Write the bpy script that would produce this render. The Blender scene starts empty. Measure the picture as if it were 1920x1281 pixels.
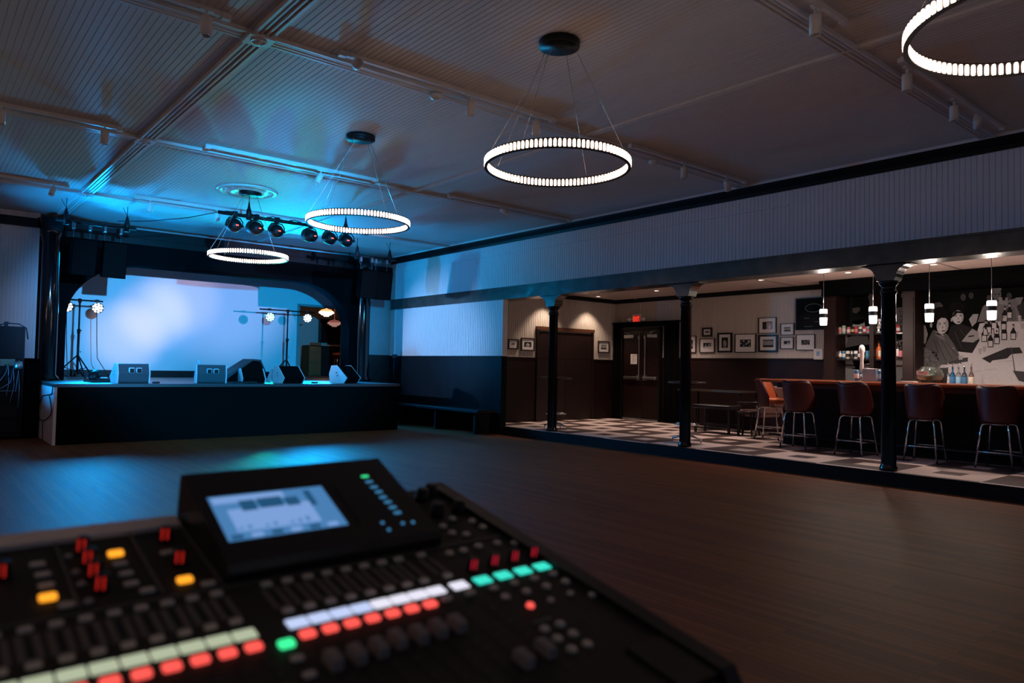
import bpy, bmesh, math, random
from math import sin, cos, pi, radians as rad
from mathutils import Vector, Matrix

SC = bpy.context.scene
COL = SC.collection
random.seed(7)
# ------------------------------------------------------------------ camera model
F, YAW, PITCH, ROLL, CH = 1363.0, .6945, .0353, .0189, 1.3
_f = Vector((sin(YAW)*cos(PITCH), cos(YAW)*cos(PITCH), sin(PITCH)))
_r = Vector((cos(YAW), -sin(YAW), 0)); _u = _r.cross(_f)
RT = _r*cos(ROLL)+_u*sin(ROLL); UP = -_r*sin(ROLL)+_u*cos(ROLL)
CAM = Vector((0, 0, CH))
def ray(x, y): return _f+RT*((x-960)/F)-UP*((y-640.5)/F)
def onx(x, y, X): d = ray(x, y); return CAM+d*(X/d.x)
def ony(x, y, Y): d = ray(x, y); return CAM+d*(Y/d.y)
def onz(x, y, Z): d = ray(x, y); return CAM+d*((Z-CH)/d.z)

# ------------------------------------------------------------------ room numbers (metres)
XW, YP, YBK, YB, XE = 8.87, 15.2, 18.0, 11.6, 12.81
ZC, ZS, ZP, ZBC = 3.86, .92, .155, 2.92
YSF = 12.75

# ------------------------------------------------------------------ materials
MATS = {}
def mat(name, col, rough=.5, metal=0., emit=None, es=1., nscale=8., namt=.12, bump=0., spec=.5, trans=0., coat=0., ior=1.45, stretch=None):
    if name in MATS: return MATS[name]
    m = bpy.data.materials.new(name); m.use_nodes = True
    nt = m.node_tree; N = nt.nodes; L = nt.links
    b = N['Principled BSDF']
    b.inputs['Roughness'].default_value = rough; b.inputs['Metallic'].default_value = metal
    b.inputs['Specular IOR Level'].default_value = spec; b.inputs['Transmission Weight'].default_value = trans
    b.inputs['Coat Weight'].default_value = coat; b.inputs['IOR'].default_value = ior
    tc = N.new('ShaderNodeTexCoord'); mp = N.new('ShaderNodeMapping'); no = N.new('ShaderNodeTexNoise')
    no.inputs['Scale'].default_value = nscale; no.inputs['Detail'].default_value = 4
    if stretch: mp.inputs['Scale'].default_value = stretch
    L.new(tc.outputs['Object'], mp.inputs['Vector']); L.new(mp.outputs['Vector'], no.inputs['Vector'])
    mx = N.new('ShaderNodeMix'); mx.data_type = 'RGBA'
    c = Vector(col[:3])
    mx.inputs['A'].default_value = (*[max(0, v*(1-namt)) for v in c], 1)
    mx.inputs['B'].default_value = (*[min(1, v*(1+namt)) for v in c], 1)
    L.new(no.outputs['Fac'], mx.inputs['Factor']); L.new(mx.outputs['Result'], b.inputs['Base Color'])
    if emit is not None:
        b.inputs['Emission Color'].default_value = (*emit, 1); b.inputs['Emission Strength'].default_value = es
    if bump:
        bp = N.new('ShaderNodeBump'); bp.inputs['Strength'].default_value = bump; bp.inputs['Distance'].default_value = .01
        L.new(no.outputs['Fac'], bp.inputs['Height']); L.new(bp.outputs['Normal'], b.inputs['Normal'])
    MATS[name] = m
    return m

def vcol_mat(name, rough=.4, grain=0.):
    m = bpy.data.materials.new(name); m.use_nodes = True
    nt = m.node_tree; N = nt.nodes; L = nt.links; b = N['Principled BSDF']; b.inputs['Roughness'].default_value = rough; b.inputs['Specular IOR Level'].default_value = 0
    a = N.new('ShaderNodeVertexColor'); a.layer_name = 'Col'
    tc = N.new('ShaderNodeTexCoord'); no = N.new('ShaderNodeTexNoise'); no.inputs['Scale'].default_value = 60; no.inputs['Detail'].default_value = 5
    L.new(tc.outputs['Object'], no.inputs['Vector'])
    mr = N.new('ShaderNodeMapRange'); mr.inputs['From Min'].default_value = .3; mr.inputs['From Max'].default_value = .7
    mr.inputs['To Min'].default_value = 1-grain; mr.inputs['To Max'].default_value = 1+grain
    L.new(no.outputs['Fac'], mr.inputs['Value'])
    vm = N.new('ShaderNodeVectorMath'); vm.operation = 'SCALE'
    L.new(a.outputs['Color'], vm.inputs[0]); L.new(mr.outputs['Result'], vm.inputs['Scale'])
    L.new(vm.outputs['Vector'], b.inputs['Base Color'])
    return m

def floor_mat():
    m = bpy.data.materials.new('oak_strip_floor'); m.use_nodes = True
    nt = m.node_tree; N = nt.nodes; L = nt.links; b = N['Principled BSDF']
    tc = N.new('ShaderNodeTexCoord'); mp = N.new('ShaderNodeMapping'); mp.inputs['Rotation'].default_value = (0, 0, rad(90))
    br = N.new('ShaderNodeTexBrick'); br.inputs['Scale'].default_value = 1; br.inputs['Brick Width'].default_value = 1.3
    br.inputs['Row Height'].default_value = .057; br.inputs['Mortar Size'].default_value = .0012; br.inputs['Bias'].default_value = 0
    br.inputs['Color1'].default_value = (.25, .070, .017, 1); br.inputs['Color2'].default_value = (.17, .046, .012, 1)
    br.inputs['Mortar'].default_value = (.04, .018, .01, 1)
    no = N.new('ShaderNodeTexNoise'); no.inputs['Scale'].default_value = 3; no.inputs['Detail'].default_value = 8
    m2 = N.new('ShaderNodeMapping'); m2.inputs['Scale'].default_value = (14, .8, 1)
    L.new(tc.outputs['Object'], mp.inputs['Vector']); L.new(mp.outputs['Vector'], br.inputs['Vector'])
    L.new(tc.outputs['Object'], m2.inputs['Vector']); L.new(m2.outputs['Vector'], no.inputs['Vector'])
    mr = N.new('ShaderNodeMapRange'); mr.inputs['To Min'].default_value = .65; mr.inputs['To Max'].default_value = 1.35
    L.new(no.outputs['Fac'], mr.inputs['Value'])
    vm = N.new('ShaderNodeVectorMath'); vm.operation = 'SCALE'
    L.new(br.outputs['Color'], vm.inputs[0]); L.new(mr.outputs['Result'], vm.inputs['Scale']); L.new(vm.outputs['Vector'], b.inputs['Base Color'])
    r2 = N.new('ShaderNodeMapRange'); r2.inputs['To Min'].default_value = .46; r2.inputs['To Max'].default_value = .62
    L.new(no.outputs['Fac'], r2.inputs['Value']); L.new(r2.outputs['Result'], b.inputs['Roughness'])
    bp = N.new('ShaderNodeBump'); bp.inputs['Strength'].default_value = .25; bp.inputs['Distance'].default_value = .002
    L.new(no.outputs['Fac'], bp.inputs['Height']); L.new(bp.outputs['Normal'], b.inputs['Normal'])
    b.inputs['Specular IOR Level'].default_value = .15
    return m

def tile_mat():
    m = bpy.data.materials.new('vinyl_tile_checker'); m.use_nodes = True
    nt = m.node_tree; N = nt.nodes; L = nt.links; b = N['Principled BSDF']; b.inputs['Roughness'].default_value = .4; b.inputs['Specular IOR Level'].default_value = .3
    tc = N.new('ShaderNodeTexCoord'); sp = N.new('ShaderNodeSeparateXYZ'); L.new(tc.outputs['Object'], sp.inputs[0])
    def mt(op, a, bb=None, c=None):
        n = N.new('ShaderNodeMath'); n.operation = op
        for i, v in enumerate((a, bb, c)):
            if v is None: continue
            if isinstance(v, (int, float)): n.inputs[i].default_value = v
            else: L.new(v, n.inputs[i])
        return n.outputs[0]
    P = .915
    def ax(o, off):
        u = mt('DIVIDE', mt('SUBTRACT', o, off), P); c = mt('FLOOR', u)
        inner = mt('LESS_THAN', mt('ABSOLUTE', mt('SUBTRACT', mt('FRACT', u), .5)), 1/6)
        return c, inner
    cx, ix = ax(sp.outputs['X'], 8.98-P*10); cy, iy = ax(sp.outputs['Y'], 2.81-P*20)
    par = mt('MODULO', mt('ADD', cx, cy), 2)
    inn = mt('MULTIPLY', ix, iy)
    dark = mt('ABSOLUTE', mt('SUBTRACT', par, inn))
    mx = N.new('ShaderNodeMix'); mx.data_type = 'RGBA'
    mx.inputs['A'].default_value = (.78, .63, .58, 1); mx.inputs['B'].default_value = (.095, .062, .06, 1)
    L.new(dark, mx.inputs['Factor'])
    no = N.new('ShaderNodeTexNoise'); no.inputs['Scale'].default_value = 120; L.new(tc.outputs['Object'], no.inputs['Vector'])
    mr = N.new('ShaderNodeMapRange'); mr.inputs['To Min'].default_value = .88; mr.inputs['To Max'].default_value = 1.12
    L.new(no.outputs['Fac'], mr.inputs['Value'])
    vm = N.new('ShaderNodeVectorMath'); vm.operation = 'SCALE'
    L.new(mx.outputs['Result'], vm.inputs[0]); L.new(mr.outputs['Result'], vm.inputs['Scale']); L.new(vm.outputs['Vector'], b.inputs['Base Color'])
    return m

M_CEIL = mat('white_painted_boards', (.62, .58, .56), .6, nscale=1.2, namt=.06)
M_TRIM = mat('white_gloss_trim', (.60, .57, .55), .35)
M_WALL = mat('pale_painted_beadboard', (.68, .64, .64), .6, nscale=1.5, namt=.06)
M_BWALL = mat('striped_cream_wallpaper', (.46, .41, .37), .7, nscale=2, namt=.07)
M_BLACK = mat('black_gloss_paint', (.005, .005, .006), .42, nscale=3, namt=.3, spec=.25)
M_ARCH = mat('arch_black_paint', (.004, .0045, .005), .7, nscale=3, namt=.3, spec=0)
M_BEAM = mat('worn_black_gloss_beam', (.045, .046, .042), .24, nscale=3.5, namt=.9, bump=.8, spec=.8)
M_WAINS = mat('dark_stained_wainscot', (.016, .012, .012), .5, nscale=6, namt=.4, stretch=(1, 1, .15), bump=.1)
M_BWAINS = mat('bar_wainscot_oxblood', (.012, .0035, .003), .5, nscale=6, namt=.3, spec=.3)
M_STAGEF = mat('matte_black_stage_skirt', (.0025, .0025, .0025), .9, spec=.1)
M_DECK = mat('stage_deck_paint', (.05, .05, .055), .38, nscale=20, namt=.3)
M_SIDE = mat('stage_side_plywood', (.85, .72, .72), .6, nscale=4, namt=.15)
M_SCREEN = mat('backdrop_cloth', (.78, .78, .80), .8, nscale=40, namt=.03)
M_JAMB = mat('stage_wing_grey_paint', (.30, .31, .33), .5)
M_DWOOD = mat('dark_walnut', (.014, .005, .0045), .45, nscale=5, namt=.35, stretch=(1, 1, .1))
M_RWOOD = mat('red_mahogany', (.30, .075, .028), .25, nscale=5, namt=.35, coat=.4, stretch=(1, .1, 1))
M_OAK = mat('honey_oak', (.20, .08, .03), .4, nscale=5, namt=.3, stretch=(1, 1, .1))
M_CHROME = mat('polished_chrome', (.75, .75, .77), .12, metal=1.)
M_STEEL = mat('brushed_steel', (.45, .45, .46), .35, metal=1.)
M_MBLACK = mat('black_powder_coat', (.005, .005, .006), .5, spec=.3)
M_RUB = mat('black_rubber', (.012, .012, .012), .7)
M_VINB = mat('oxblood_vinyl_back', (.075, .012, .012), .38, nscale=30, bump=.05)
M_VINS = mat('orange_red_vinyl', (.42, .10, .035), .35, nscale=30, bump=.05)
M_WHITE = mat('white_plastic', (.62, .60, .58), .45)
M_PAPER = mat('white_paper', (.65, .62, .62), .8)
M_GREYMON = mat('grey_speaker_coat', (.045, .05, .06), .6, nscale=80, namt=.2, bump=.1)
M_LITEND = mat('pale_grey_and_lit_end', (.55, .56, .60), .55)  # pale grey; on wedge ends it paints in the stage light
M_GRILL = mat('black_metal_grille', (.005, .005, .005), .8, nscale=150, spec=.0)
M_CONS = mat('console_dark_grey', (.030, .028, .024), .65, spec=.2, nscale=60, namt=.15)
M_CONS2 = mat('console_light_grey_rim', (.7, .62, .56), .6)
M_KEY = mat('grey_rubber_key', (.60, .54, .46), .6)
M_SLOT = mat('fader_slot_black', (.006, .006, .006), .7)
M_CAP = mat('fader_cap_grey', (.26, .22, .21), .6, spec=.2)
M_CURT = mat('black_velvet', (.002, .002, .002), .95, bump=.2, spec=.1)
def glow(name, c, s): return mat(name, (.02, .02, .02), .4, emit=c, es=s)
M_RING = mat('ring_diffuser', (.8, .8, .8), .3, emit=(1, .66, .50), es=9)
M_PEND = mat('opal_glass_lit', (.8, .8, .8), .3, emit=(1, .90, .82), es=3.0)
M_DL = glow('downlight_lens', (1, .82, .66), 9)
M_LED_W = glow('par_led_white', (.80, .93, 1), 3.5)
M_LED_T = glow('par_led_teal', (.15, 1, .72), 30)
M_LED_T2 = glow('par_led_core', (.30, 1, .72), 5)
M_LED_B = glow('par_led_ice', (.75, .88, 1), 3.5)
M_RED = glow('red_digits', (1, .06, .05), 6)
M_EXIT = glow('exit_red', (1, .05, .03), 1.3)
M_KRED = glow('mute_red', (1, .10, .08), 1.15)
M_KRED2 = glow('encoder_red', (1, .03, .02), .40)
M_KMAG = glow('encoder_crimson', (1, .01, .05), .40)
M_KORG = glow('amber_key', (1, .36, .02), 1.35)
M_KGRN = glow('green_key', (.05, 1, .35), 1.1)
M_LCDG = glow('pale_green_lcd', (.72, .80, .55), .62)
M_LCDB = glow('pale_blue_lcd', (.58, .68, 1), .95)
M_LCDW = glow('white_lcd', (.88, .86, 1), .95)
M_LCDT = glow('teal_lcd', (.04, .85, .66), .95)
M_METB = glow('blue_meter', (.08, .38, .75), .5)
M_METG = glow('green_meter', (.05, .95, .35), .9)
M_DISP = glow('display_blue', (.10, .33, .72), .62)
M_DISPD = glow('display_dark_blue', (.02, .13, .30), .6)
M_DISPL = glow('display_light', (.27, .48, .95), .72)
M_CHAND = glow('amber_glass', (1, .42, .16), 1.6)
M_CHANDW = glow('warm_bulb', (1, .75, .5), 3.5)
M_CHAND2 = glow('dim_rose_glass', (.55, .16, .12), .35)
M_CHAND3 = glow('dim_rose_bulb', (1, .5, .42), .35)

# ------------------------------------------------------------------ mesh builder
class MB:
    def __init__(s): s.v = []; s.f = []; s.mi = []; s.sm = []; s.T = Matrix(); s.m = 0; s.cl = []; s.c = (1, 1, 1)
    def add(s, vs, fs, smooth=False):
        b = len(s.v); s.v += [tuple(s.T @ Vector(p)) for p in vs]
        for f in fs: s.f.append(tuple(b+i for i in f)); s.mi.append(s.m); s.sm.append(smooth); s.cl.append(s.c)
        return s
    def box(s, x0, x1, y0, y1, z0, z1):
        x0, x1 = sorted((x0, x1)); y0, y1 = sorted((y0, y1)); z0, z1 = sorted((z0, z1))
        return s.add([(x0,y0,z0),(x1,y0,z0),(x1,y1,z0),(x0,y1,z0),(x0,y0,z1),(x1,y0,z1),(x1,y1,z1),(x0,y1,z1)],
              [(3,2,1,0),(4,5,6,7),(0,1,5,4),(1,2,6,5),(2,3,7,6),(3,0,4,7)])
    def rbox(s, x0, x1, y0, y1, z0, z1, r):
        # chamfered-edge box: eight-sided plan with chamfered top
        x0, x1 = sorted((x0, x1)); y0, y1 = sorted((y0, y1)); z0, z1 = sorted((z0, z1))
        def ring(i, z): return [(x0+r+i,y0+i,z),(x1-r-i,y0+i,z),(x1-i,y0+r+i,z),(x1-i,y1-r-i,z),(x1-r-i,y1-i,z),(x0+r+i,y1-i,z),(x0+i,y1-r-i,z),(x0+i,y0+r+i,z)]
        h = r*.6
        R = [ring(h, z0), ring(0, z0+h), ring(0, z1-h), ring(h, z1)]
        vs = sum(R, []); fs = [tuple(reversed(range(8))), tuple(range(24, 32))]
        for k in range(3):
            for i in range(8): j = (i+1) % 8; fs.append((k*8+i, k*8+j, k*8+8+j, k*8+8+i))
        return s.add(vs, fs)
    def prism(s, pts, a, b, axis='x'):
        n = len(pts)
        def P(t, p): return {'x': (t, p[0], p[1]), 'y': (p[0], t, p[1]), 'z': (p[0], p[1], t)}[axis]
        vs = [P(a, p) for p in pts]+[P(b, p) for p in pts]
        fs = [tuple(reversed(range(n))), tuple(range(n, 2*n))]+[(i, (i+1) % n, n+(i+1) % n, n+i) for i in range(n)]
        return s.add(vs, fs)
    def lathe(s, prof, n=24, c=(0, 0, 0), smooth=True, cap=True):
        vs = []; fs = []
        for r, z in prof:
            for i in range(n): a = 2*pi*i/n; vs.append((c[0]+r*cos(a), c[1]+r*sin(a), c[2]+z))
        for k in range(len(prof)-1):
            for i in range(n): j = (i+1) % n; fs.append((k*n+i, k*n+j, k*n+n+j, k*n+n+i))
        if cap and prof[0][0] > 1e-6: fs.append(tuple(reversed(range(n))))
        if cap and prof[-1][0] > 1e-6: fs.append(tuple((len(prof)-1)*n+i for i in range(n)))
        return s.add(vs, fs, smooth)
    def cyl(s, r, z0, z1, n=20, c=(0, 0)): return s.lathe([(r, z0), (r, z1)], n, (c[0], c[1], 0))
    def tube(s, pts, r, n=10, closed=False):
        pts = [Vector(p) for p in pts]; rs = r if isinstance(r, (list, tuple)) else [r]*len(pts)
        vs = []; fs = []; m = len(pts); prev = None
        for k, p in enumerate(pts):
            if closed: d = pts[(k+1) % m]-pts[k-1]
            else: d = pts[min(k+1, m-1)]-pts[max(k-1, 0)]
            d = d.normalized()
            if prev is None:
                a = Vector((0, 0, 1)) if abs(d.z) < .9 else Vector((1, 0, 0)); e = d.cross(a).normalized()
            else:
                e = (prev-d*prev.dot(d)).normalized()
            prev = e; g = d.cross(e)
            for i in range(n): t = 2*pi*i/n; vs.append(p+(e*cos(t)+g*sin(t))*rs[k])
        for k in range(m if closed else m-1):
            for i in range(n):
                j = (i+1) % n; q = (k+1) % m; fs.append((k*n+i, k*n+j, q*n+j, q*n+i))
        if not closed: fs += [tuple(reversed(range(n))), tuple((m-1)*n+i for i in range(n))]
        return s.add(vs, fs, True)
    def ball(s, c, r, n=14, sq=(1, 1, 1)):
        vs = []; fs = []; h = n//2
        for k in range(1, h):
            t = pi*k/h
            for i in range(n): a = 2*pi*i/n; vs.append((c[0]+r*sq[0]*sin(t)*cos(a), c[1]+r*sq[1]*sin(t)*sin(a), c[2]+r*sq[2]*cos(t)))
        vs += [(c[0], c[1], c[2]+r*sq[2]), (c[0], c[1], c[2]-r*sq[2])]
        for k in range(h-2):
            for i in range(n): j = (i+1) % n; fs.append((k*n+i, k*n+n+i, k*n+n+j, k*n+j))
        for i in range(n): j = (i+1) % n; fs.append((len(vs)-2, i, j)); fs.append((len(vs)-1, (h-2)*n+j, (h-2)*n+i))
        return s.add(vs, fs, True)
    def build(s, name, mats, parent=None, loc=None, rot=None, fix=True):
        me = bpy.data.meshes.new(name); me.from_pydata(s.v, [], s.f)
        ml = mats if isinstance(mats, (list, tuple)) else [mats]
        for m in ml: me.materials.append(m)
        for i, p in enumerate(me.polygons): p.material_index = min(s.mi[i], len(ml)-1); p.use_smooth = s.sm[i]
        if any(c != (1, 1, 1) for c in s.cl):
            ca = me.color_attributes.new('Col', 'FLOAT_COLOR', 'CORNER')
            for i, p in enumerate(me.polygons):
                for li in p.loop_indices: ca.data[li].color = (*s.cl[i], 1)
        if fix:
            bm = bmesh.new(); bm.from_mesh(me); bmesh.ops.recalc_face_normals(bm, faces=bm.faces); bm.to_mesh(me); bm.free()
        me.update()
        o = bpy.data.objects.new(name, me); COL.objects.link(o)
        if parent: o.parent = parent
        if loc: o.location = loc
        if rot: o.rotation_euler = rot
        return o

def empty(name, loc, rz=0, rot=None):
    o = bpy.data.objects.new(name, None); COL.objects.link(o); o.location = loc; o.empty_display_size = .1
    o.rotation_euler = rot if rot else (0, 0, rz); return o
def tag(o, label, cat, group=None, kind=None):
    o['label'] = label; o['category'] = cat
    if group: o['group'] = group
    if kind: o['kind'] = kind
    return o
def thing(name, label, cat, loc, rz=0, group=None, rot=None): return tag(empty(name, loc, rz, rot), label, cat, group)
def struct(o): o['kind'] = 'structure'; return o
def copy_tree(o, parent=None):
    c = o.copy(); COL.objects.link(c); c.parent = parent
    for ch in list(o.children): copy_tree(ch, c)
    return c
def dup(o, label, loc=None, rz=None):
    c = copy_tree(o); c['label'] = label
    if loc: c.location = loc
    if rz is not None: c.rotation_euler = (0, 0, rz)
    return c
def text_obj(name, body, size, m, parent, loc, rot, depth=.001, align='CENTER', sx=1.):
    cu = bpy.data.curves.new(name, 'FONT'); cu.body = body; cu.size = size; cu.extrude = depth; cu.align_x = align; cu.align_y = 'CENTER'
    t = bpy.data.objects.new(name, cu); COL.objects.link(t)
    dg = bpy.context.evaluated_depsgraph_get(); me = bpy.data.meshes.new_from_object(t.evaluated_get(dg))
    bpy.data.objects.remove(t); me.materials.clear(); me.materials.append(m); me.name = name
    o = bpy.data.objects.new(name, me); COL.objects.link(o); o.parent = parent; o.location = loc; o.rotation_euler = rot; o.scale = (sx, 1, 1)
    return o
def spot(name, loc, to, power, col, size=60, blend=.5, rad_=.05):
    l = bpy.data.lights.new(name, 'SPOT'); l.energy = power; l.color = col; l.spot_size = rad(size); l.spot_blend = blend; l.shadow_soft_size = rad_
    o = bpy.data.objects.new(name, l); COL.objects.link(o); o.location = loc
    o.rotation_euler = (Vector(to)-Vector(loc)).to_track_quat('-Z', 'Y').to_euler(); return o
def point(name, loc, power, col, r=.05):
    l = bpy.data.lights.new(name, 'POINT'); l.energy = power; l.color = col; l.shadow_soft_size = r
    o = bpy.data.objects.new(name, l); COL.objects.link(o); o.location = loc; return o

# ------------------------------------------------------------------ shell
Y0 = -4.5; XL = -4.0
def grooved(u0, u1, pitch, w=.010, d=.007):
    pts = [(u0, 0)]; u = u0+pitch
    while u < u1-w:
        pts += [(u-w/2, 0), (u-w*.2, d), (u+w*.2, d), (u+w/2, 0)]; u += pitch
    pts.append((u1, 0)); return pts
m = MB(); m.box(XL, XW, Y0, YP+.3, -.1, 0); struct(m.build('floor', floor_mat()))
m = MB(); m.box(XW, XE+.2, Y0, YB+.2, -.1, ZP)
bf = m.build('floor', [tile_mat()]); struct(bf)
m = MB(); m.box(XW-.012, XW, -4.5, 10.9, 0, ZP+.004); o = m.build('trim_1', M_BLACK); struct(o)
m = MB(); m.box(XW-.03, XW-.012, -4.5, 10.9, 0, .05); struct(m.build('trim_2', M_BLACK))
# ceiling: real boards with V grooves, running along Y
m = MB(); pr = grooved(XL, XW, .0515, .007, .0035)
vs = []; fs = []
for u, d in pr: vs += [(u, Y0, ZC+d), (u, YP+.1, ZC+d)]
for i in range(len(pr)-1): fs.append((2*i, 2*i+1, 2*i+3, 2*i+2))
m.add(vs, fs); m.box(XL-.2, XW+.2, Y0-.2, YP+.2, ZC+.03, ZC+.13); struct(m.build('ceiling', M_CEIL, fix=False))
# ceiling mouldings
def ribbed(w, h=.022): return [(-w/2, 0), (-w/2, -h*1.3), (-w*.36, -h*1.3), (-w*.34, -h*.5), (-w*.22, -h*.5), (-w*.19, -h), (-w*.11, -h), (-w*.08, -h*.5), (w*.08, -h*.5), (w*.11, -h), (w*.19, -h), (w*.22, -h*.5), (w*.34, -h*.5), (w*.36, -h), (w/2, -h), (w/2, 0)]
k = 3
m = MB(); m.prism([(2.035+a, ZC+b) for a, b in ribbed(.16, .03)], Y0, YP, 'y'); struct(m.build('trim_%d' % k, M_TRIM)); k += 1
m = MB(); m.prism([(5.64+a, ZC+b) for a, b in ribbed(.07, .02)], Y0, YP, 'y'); struct(m.build('trim_%d' % k, M_TRIM)); k += 1
for y, w in ((-.7, .14), (2.67, .15), (5.62, .17), (9.13, .15), (12.72, .14)):
    m = MB(); m.prism([(y+a, ZC+b+.002) for a, b in ribbed(w, .027)], XL, XW-.03, 'x'); struct(m.build('trim_%d' % k, M_TRIM)); k += 1
    m = MB(); m.box(2.035-.10, 2.035+.10, y-.10, y+.10, ZC-.045, ZC); m.T = Matrix.Translation((2.035, y, ZC-.045))
    m.tube([(.055*cos(t*pi/8), .055*sin(t*pi/8), 0) for t in range(16)], .008, 6, True); m.ball((0, 0, 0), .022, 10)
    struct(m.build('trim_%d' % k, M_TRIM)); k += 1
# right wall above the beam, beadboard along Y
def beadwall(x, y0, y1, z0, z1, pitch, sgn=1):
    pr = grooved(y0, y1, pitch, .009, .006); vs = []; fs = []
    for u, d in pr: vs += [(x+sgn*d, u, z0), (x+sgn*d, u, z1)]
    for i in range(len(pr)-1): fs.append((2*i, 2*i+1, 2*i+3, 2*i+2))
    m = MB(); m.add(vs, fs); m.box(x+sgn*.02, x+sgn*.12, y0, y1, z0, z1); return m
def beadwall_x(y, x0, x1, z0, z1, pitch, holes=()):
    m = MB(); pr = grooved(x0, x1, pitch, .009, .006); vs = []; fs = []
    for u, d in pr: vs += [(u, y+d, z0), (u, y+d, z1)]
    for i in range(len(pr)-1): fs.append((2*i, 2*i+1, 2*i+3, 2*i+2))
    m.add(vs, fs); m.box(x0, x1, y+.02, y+.12, z0, z1); return m
m = beadwall(XW, Y0, YP, 2.84, ZC+.02, .0575); struct(m.build('wall_right', M_WALL, fix=False))
m = beadwall(XW, 10.95, YP, 1.51, 2.62, .0575); m2 = m
m2.box(XW, XW+.12, 10.94, 10.952, 1.51, 2.62)
struct(m2.build('wall_right', M_WALL, fix=False))
m = MB(); m.box(XW-.012, XW+.12, 10.94, YP, 0, 1.51); m.box(XW-.03, XW, 10.94, YP, 1.48, 1.515); struct(m.build('trim_%d' % k, mat('blue_black_wainscot', (.005, .010, .014), .5, nscale=6, namt=.5, stretch=(1, 1, .15), spec=.06))); k += 1
m = MB(); m.box(XW-.02, XW, 5.0, YP, 3.50, 3.512); struct(m.build('trim_%d' % k, M_WALL)); k += 1
# crown
m = MB(); m.prism([(XW, 3.70), (XW-.03, 3.70), (XW-.045, 3.74), (XW-.085, 3.80), (XW-.10, 3.83), (XW, 3.83)], Y0, YP, 'y'); struct(m.build('trim_%d' % k, M_BLACK)); k += 1
m = MB(); m.prism([(XW, 3.83), (XW-.10, 3.83), (XW-.12, ZC+.01), (XW, ZC+.01)], Y0, YP, 'y'); struct(m.build('trim_%d' % k, M_CEIL)); k += 1
# back (proscenium) wall left and right parts, left wall, rear wall
m = beadwall_x(YP, XL, 1.74, 1.3, ZC+.02, .0575); struct(m.build('wall_back', M_WALL, fix=False))
m = MB(); m.box(XL, 1.74, YP-.012, YP+.1, 0, 1.3); struct(m.build('trim_%d' % k, M_WAINS)); k += 1
m = MB(); m.box(XL, 1.74, YP-.07, YP, 3.60, 3.70); m.box(XL, 1.74, YP-.05, YP, 3.70, 3.76); struct(m.build('trim_%d' % k, M_BLACK)); k += 1
m = MB(); m.box(XL-.1, XL, Y0, YP, 0, ZC); struct(m.build('wall_left', M_WALL))
m = MB(); m.box(XL, XE, Y0-.1, Y0, 0, ZC); struct(m.build('wall_front', M_WALL))
# proscenium with arched opening
def arch(x0, x1, zb, zt, rx, rz, n=14):
    P = [(x0, zb)]
    for i in range(n+1): t = pi/2*i/n; P.append((x0+rx*(1-cos(t)), zt-rz*(1-sin(t))))
    for i in range(n+1): t = pi/2*(1-i/n); P.append((x1-rx*(1-cos(t)), zt-rz*(1-sin(t))))
    P.append((x1, zb)); return P
def header_mesh(m, y0, y1, outer, A, w=None):
    # outer: x0,x1,ztop ; A: arch polyline ; quads between arch and outer boundary
    x0, x1, zt = outer; n = len(A); O = []
    for i, (x, z) in enumerate(A):
        if i == 0: O.append((x0, z))
        elif i == n-1: O.append((x1, z))
        else: O.append((x, zt))
    O[1] = (x0, zt); O[n-2] = (x1, zt)
    # first/last segments
    vs = []; 
    for y in (y0, y1):
        for p in A: vs.append((p[0], y, p[1]))
        for p in O: vs.append((p[0], y, p[1]))
    fs = []
    for i in range(n-1):
        fs.append((i, i+1, n+i+1, n+i)); fs.append((2*n+i, 3*n+i, 3*n+i+1, 2*n+i+1)); fs.append((i, 2*n+i, 2*n+i+1, i+1))
        fs.append((n+i, n+i+1, 3*n+i+1, 3*n+i))
    m.add(vs, fs)
A = arch(2.18, 7.78, ZS, 3.10, 1.25, 1.05)
m = MB(); header_mesh(m, YP, YP+.35, (1.74, 8.20, 3.76), A); struct(m.build('wall_back', M_ARCH))
m = MB(); m.box(1.70, 8.24, YP-.07, YP, 3.62, 3.78); m.box(1.74, XW, YP-.04, YP, 3.50, 3.62); struct(m.build('trim_%d' % k, M_BLACK)); k += 1
m = MB(); A2 = arch(2.10, 7.86, ZS, 3.18, 1.30, 1.08); B2 = arch(2.19, 7.77, ZS, 3.09, 1.25, 1.05); vs = []; n = len(A2)
for y in (YP-.035, YP):
    for p in A2+B2: vs.append((p[0], y, p[1]))
fs = []
for i in range(n-1): fs += [(i, i+1, n+i+1, n+i), (i, 2*n+i, 2*n+i+1, i+1), (n+i, n+i+1, 3*n+i+1, 3*n+i)]
m.add(vs, fs); struct(m.build('trim_%d' % k, M_ARCH)); k += 1
m = MB(); m.box(8.20, 9.5, YP+.001, YP+.35, 1.53, 3.76); struct(m.build('wall_back', M_JAMB))
m = MB(); m.box(8.20, XW, YP-.015, YP+.35, 0, 1.53); struct(m.build('trim_%d' % k, M_WAINS)); k += 1
# round glossy pilasters beside the opening
for i, x in enumerate((1.90, 8.03)):
    m = MB(); m.lathe([(.19, 0), (.19, .04), (.165, .07), (.142, .10), (.142, 2.42), (.16, 2.45), (.16, 2.5), (.19, 2.56), (.19, 2.84)], 40, (0, 0, 0))
    o = m.build('round_pilaster', mat('black_lacquer', (.004, .004, .005), .09, spec=.5), None, (x, YP-.235, ZS))
    tag(o, ['round black lacquered pilaster at the left end of the stage arch', 'round black lacquered pilaster with bright highlight at the right end of the stage arch'][i], 'column', 'pilasters beside the stage arch')
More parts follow.
